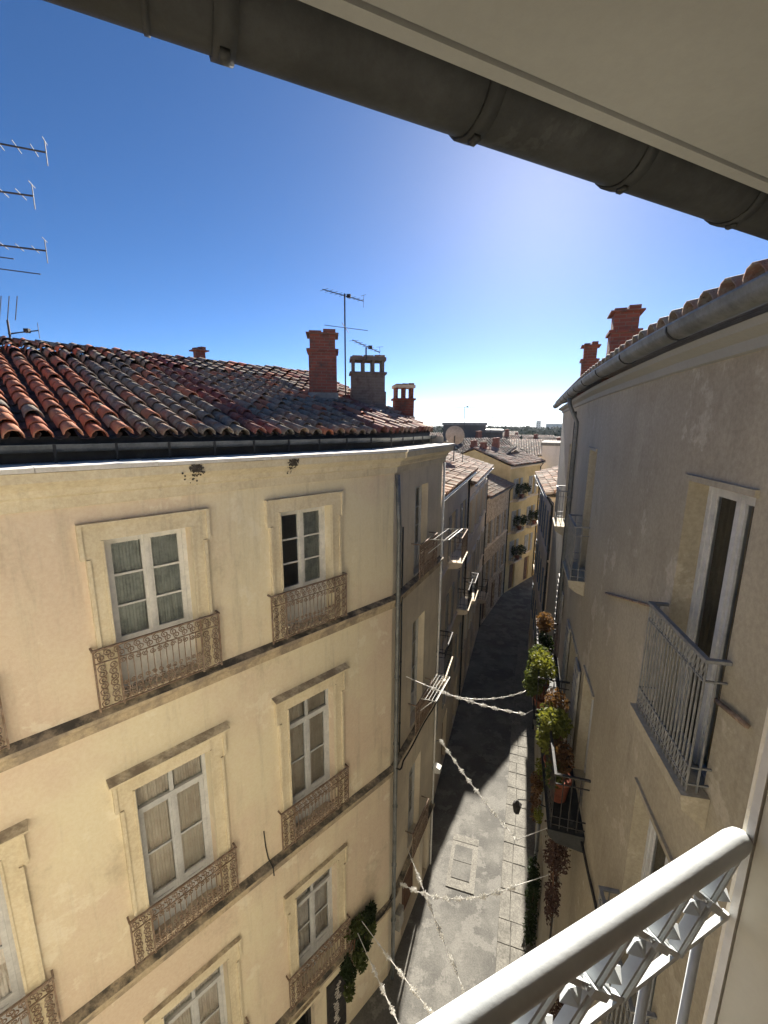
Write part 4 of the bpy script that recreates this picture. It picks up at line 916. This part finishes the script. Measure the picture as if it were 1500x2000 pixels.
garland('sagging garland level across the near street below the balconies', fcp(.35, -.2, 2.75), pol(21.2, -50.4, 8.1), .42, (0, 1), .03, onwall(-7.1, -.0, 4.9), 5)
gA = FM @ Vector((-1.15, -.25, 3.25))
garland('frayed garland from the ivy on the corner house', gA, gA.lerp(pol(9.75, -60.6, 6.2), 1.7), .05, (.15, 1), .03, None, 6, 300)
gB = FM @ Vector((-1.3, -.25, 3.1))
garland('short garland below the ivy slanting under our railing', gB, gB.lerp(pol(3.48, -61.36, 6.1), 1.9), .05, (.2, 1), .026, None, 7, 300)
MB_ = MB().tube([tuple(pol(8.78, -38.97, 12.0)), fcp(3.28, -.02, 4.75)], .012, 5)
tag(MB_.build('garland_bracket', 'zinc'), 'short metal arm holding the long garland at the corner house edge', 'bracket')

# ------------------------------------------------------------------ aerials and dish
def aerial(label, mast, booms, rods=(), grid=None):
    """mast: (x, y, z0, z1); booms: (start, end, number of elements, element half length)"""
    o_ = thing('aerial', label, 'antenna', mast[:3], 'roof aerials')
    MB().tube([mast[:3], (mast[0], mast[1], mast[3])], .02, 6).build('mast', 'antenna_metal', o_)
    for a_, b_, n, hl in booms:
        a_, b_ = Vector(a_), Vector(b_); d = (b_ - a_).normalized(); sd_ = d.cross(Vector((0, 0, 1))).normalized()
        bm = MB().tube([a_, b_], .012, 5).build('boom', 'antenna_metal', o_)
        MB().box(-.05, .05, -.035, .035, -.02, .06).build('junction_box', 'iron_black', bm, Matrix.Translation(a_.lerp(b_, .62)))
        MB().tube([Vector((mast[0], mast[1], min(a_.z, mast[3]) - .02)), a_.lerp(b_, .5)], .008, 4).build('stay', 'antenna_metal', bm)
        for k in range(n):
            q = a_.lerp(b_, (k + .3) / n); h_ = hl * (1 - .25 * k / n)
            MB().tube([q - sd_ * h_, q + sd_ * h_], .005, 4).build('element', 'antenna_metal', bm)
        e = b_; MB().tube([e + Vector((0, 0, .14)), e - Vector((0, 0, .16))], .006, 4).tube([e + Vector((0, 0, .14)) + sd_ * .1, e + Vector((0, 0, .14)) - sd_ * .1], .005, 4).build('reflector', 'antenna_metal', bm)
    for a_, b_ in rods: MB().tube([a_, b_], .008, 4).build('dipole', 'antenna_metal', o_)
    return o_
P1 = pol(-5.06, 0, 11.7)
aerial('tall roof aerial with two booms behind the big brick chimney', (P1.x, P1.y, 14.9, 17.72), [(pol(-7.73, 15.75, 11.35), pol(-2.74, 14.65, 12.24), 9, .16)], [(pol(-7.6, 11.9, 11.4), pol(-2.2, 11.4, 12.0)), (pol(-5.4, 12.2, 11.3), pol(-4.6, 11.1, 12.2))])
P2 = pol(-2.43, 0, 11.5)
aerial('small aerial rising from the arched chimney', (P2.x, P2.y, 16.1, 16.42), [(pol(-4.1, 10.3, 10.6), pol(-.7, 8.9, 12.1), 7, .12)])
mx_, my_ = -6.1, 6.15
aerial('tall aerial with three booms on the red end of the tile roof', (mx_, my_, 14.9, 18.3),
       [((mx_ - .5, my_ - .2, 18.1), pol(-34.69, 23.82, 8.16), 11, .2), ((mx_ - .4, my_ - .15, 17.5), pol(-36.14, 20.3, 8.1), 9, .2), ((mx_ - .5, my_ - .2, 16.86), pol(-35.72, 16.09, 8.16), 11, .18)],
       [((mx_ - .3, my_ - .1, 16.75), pol(-38.3, 14.9, 8.1)), ((mx_ - .3, my_ - .1, 16.6), pol(-36.4, 14.0, 8.1))])
q = FM @ Vector((-5.25, 5.75, 16.0))
aer = aerial('stubby grid aerial on the ridge of the tile roof', (q.x, q.y, 15.9, 16.5), [(pol(-39.6, 8.3, 12.0), pol(-37.2, 8.9, 12.0), 5, .1)],
       [(q + Vector((-.16 + .16 * k, 0, .5)), q + Vector((-.05 + .16 * k, 0, .95))) for k in range(3)])
for lab, az, el, dist, z0 in (('thin aerial above the roof of the cream terraced house', 10.25, 2.3, 26, 12.2), ('far thin aerial beside the lower dark block', 13.6, 1.0, 40, 11.5)):
    p_ = pol(az, el, dist); d_ = Vector((math.cos(R(az)), -math.sin(R(az)), 0))
    aerial(lab, (p_.x, p_.y, z0, p_.z), [(p_ - d_ * .6, p_ + d_ * .6, 6, .2)], [(p_ - d_ * .5 - Vector((0, 0, .6)), p_ + d_ * .5 - Vector((0, 0, .6)))])
ds = thing('satellite_dish', 'round grey satellite dish on a pole above the terraced roofs', 'dish', tuple(pol(9.1, 0, 20.5) - Vector((0, 0, 1.4))))
Md = Matrix.Translation(pol(9.1, -1.3, 20.5)) @ Matrix.Rotation(R(-75), 4, 'X') @ Matrix.Rotation(R(20), 4, 'Y')
mb = MB(); n = 20; vs = []
for k in range(6):
    for i in range(n): r_ = .45 * k / 5; vs.append((r_ * math.cos(6.2832 * i / n), r_ * math.sin(6.2832 * i / n), .5 * r_ * r_))
mb.add(vs, [(k * n + i, k * n + (i + 1) % n, (k + 1) * n + (i + 1) % n, (k + 1) * n + i) for k in range(5) for i in range(n)]).build('dish', 'shutter_grey', ds, Md, True)
MB().tube([(0, -.4, .08), (0, -.1, .45)], .012, 5).tube([(0, -.1, .42), (0, -.06, .5)], .035, 8).build('feed_arm', 'antenna_metal', ds, Md)
q = pol(9.1, -1.3, 20.5); MB().tube([(q.x, q.y, 12.3), (q.x, q.y, q.z)], .025, 6).build('pole', 'antenna_metal', ds)

# ------------------------------------------------------------------ small things on the walls
def rack(label, M, w_, d_, n):
    o_ = thing('drying_rack', label, 'rack', tuple(M.translation), 'drying racks')
    MB().tube([(-w_ / 2, 0, 0), (-w_ / 2, -d_, .05), (w_ / 2, -d_, .05), (w_ / 2, 0, 0)], .009, 6).build('frame', 'white_paint', o_, M)
    for k in range(n): y = -d_ * (k + .5) / n; MB().tube([(-w_ / 2, y, .02), (w_ / 2, y, .02)], .004, 4).build('rod', 'white_paint', o_, M)
    for s_ in (-1, 1): MB().tube([(s_ * w_ / 2, -.0, -.35), (s_ * w_ / 2, -d_ * .8, .03)], .01, 5).build('strut', 'white_paint', o_, M)
rack('white drying rack outside the top window on the narrow street side', FF @ T(2.25, -.24, 11.75), 1.25, .5, 2)
rack('drying rack with five rods outside the middle window on the narrow street side', FF @ T(1.95, -.24, 7.55), 1.2, .42, 5)
lamp = thing('wall_floodlight', 'small white floodlight on the far edge of the corner house', 'lamp', fcp(3.3, -.05, 3.75))
MB().prism([(-.05, 0), (-.24, .04), (-.24, .2), (-.05, .26)], -.1, .1).build('housing', 'white_paint', lamp, FF @ T(3.38, -.02, 3.62)); MB().box(-.02, .02, -.08, .05, .08, .14).build('arm', 'zinc', lamp, FF @ T(3.36, 0, 3.62))
lan = thing('wall_lantern', 'dark lantern on a bracket over the raised pavement', 'lamp', onwall(-9.1, 0, 4.5))
Ml = bframe(9.1, 4.5); MB().tube([(0, 0, .1), (0, -.45, .22), (0, -.8, .12)], .016, 6).build('bracket', 'iron_black', lan, Ml)
MB().tube([(0, -.8, .1), (0, -.8, .04), (0, -.8, -.02), (0, -.8, -.28), (0, -.8, -.32)], [.02, .05, .13, .08, .03], 6).build('lantern_body', 'iron_black', lan, Ml)
sg = thing('shop_sign', 'tall dark shop board with pale handwritten lettering on the corner house', 'sign', tuple(FM @ Vector((-1.75, 0, .3))))
MB().box(-2.02, -1.48, -.045, .06, .28, 1.97).build('board', 'iron_black', sg, FM)
mb = MB(); rn = random.Random(2)
for k in range(15):
    z = 1.82 - k * .1; x = -1.75 + rn.uniform(-.06, .06)
    mb.tube([(x + .07 * math.sin(q * 1.1 + k * 2) * rn.uniform(.7, 1.1), -.05, z - .012 * q + .02 * math.cos(q * 1.7 + k)) for q in range(8)], .008, 4)
mb.build('lettering', 'render_pale', sg, FM)
mt = thing('utility_box', 'grey utility box low on the narrow street side', 'box', fcp(.55, 0, 1.2))
MB().box(.42, .72, -.14, 0, 1.0, 1.55).build('case', 'shutter_grey', mt, FF); MB().box(.45, .69, -.152, -.14, 1.04, 1.51).build('lid', 'shutter_grey', mt, FF)

# ------------------------------------------------------------------ thin haze over the plain
hz = MB().box(-9200, 9200, -9200, 9200, -2, 42).mesh('haze', 'earth'); hz.materials.clear()
hm = bpy.data.materials.new('haze_air'); hm.use_nodes = True; ht = hm.node_tree; ht.nodes.remove(ht.nodes['Principled BSDF'])
pv = ht.nodes.new('ShaderNodeVolumePrincipled'); pv.inputs['Color'].default_value = (.82, .88, .95, 1); pv.inputs['Density'].default_value = .00011; pv.inputs['Anisotropy'].default_value = .3
ht.links.new(pv.outputs[0], ht.nodes['Material Output'].inputs['Volume']); hz.materials.append(hm)
stuff(put('haze', hz))
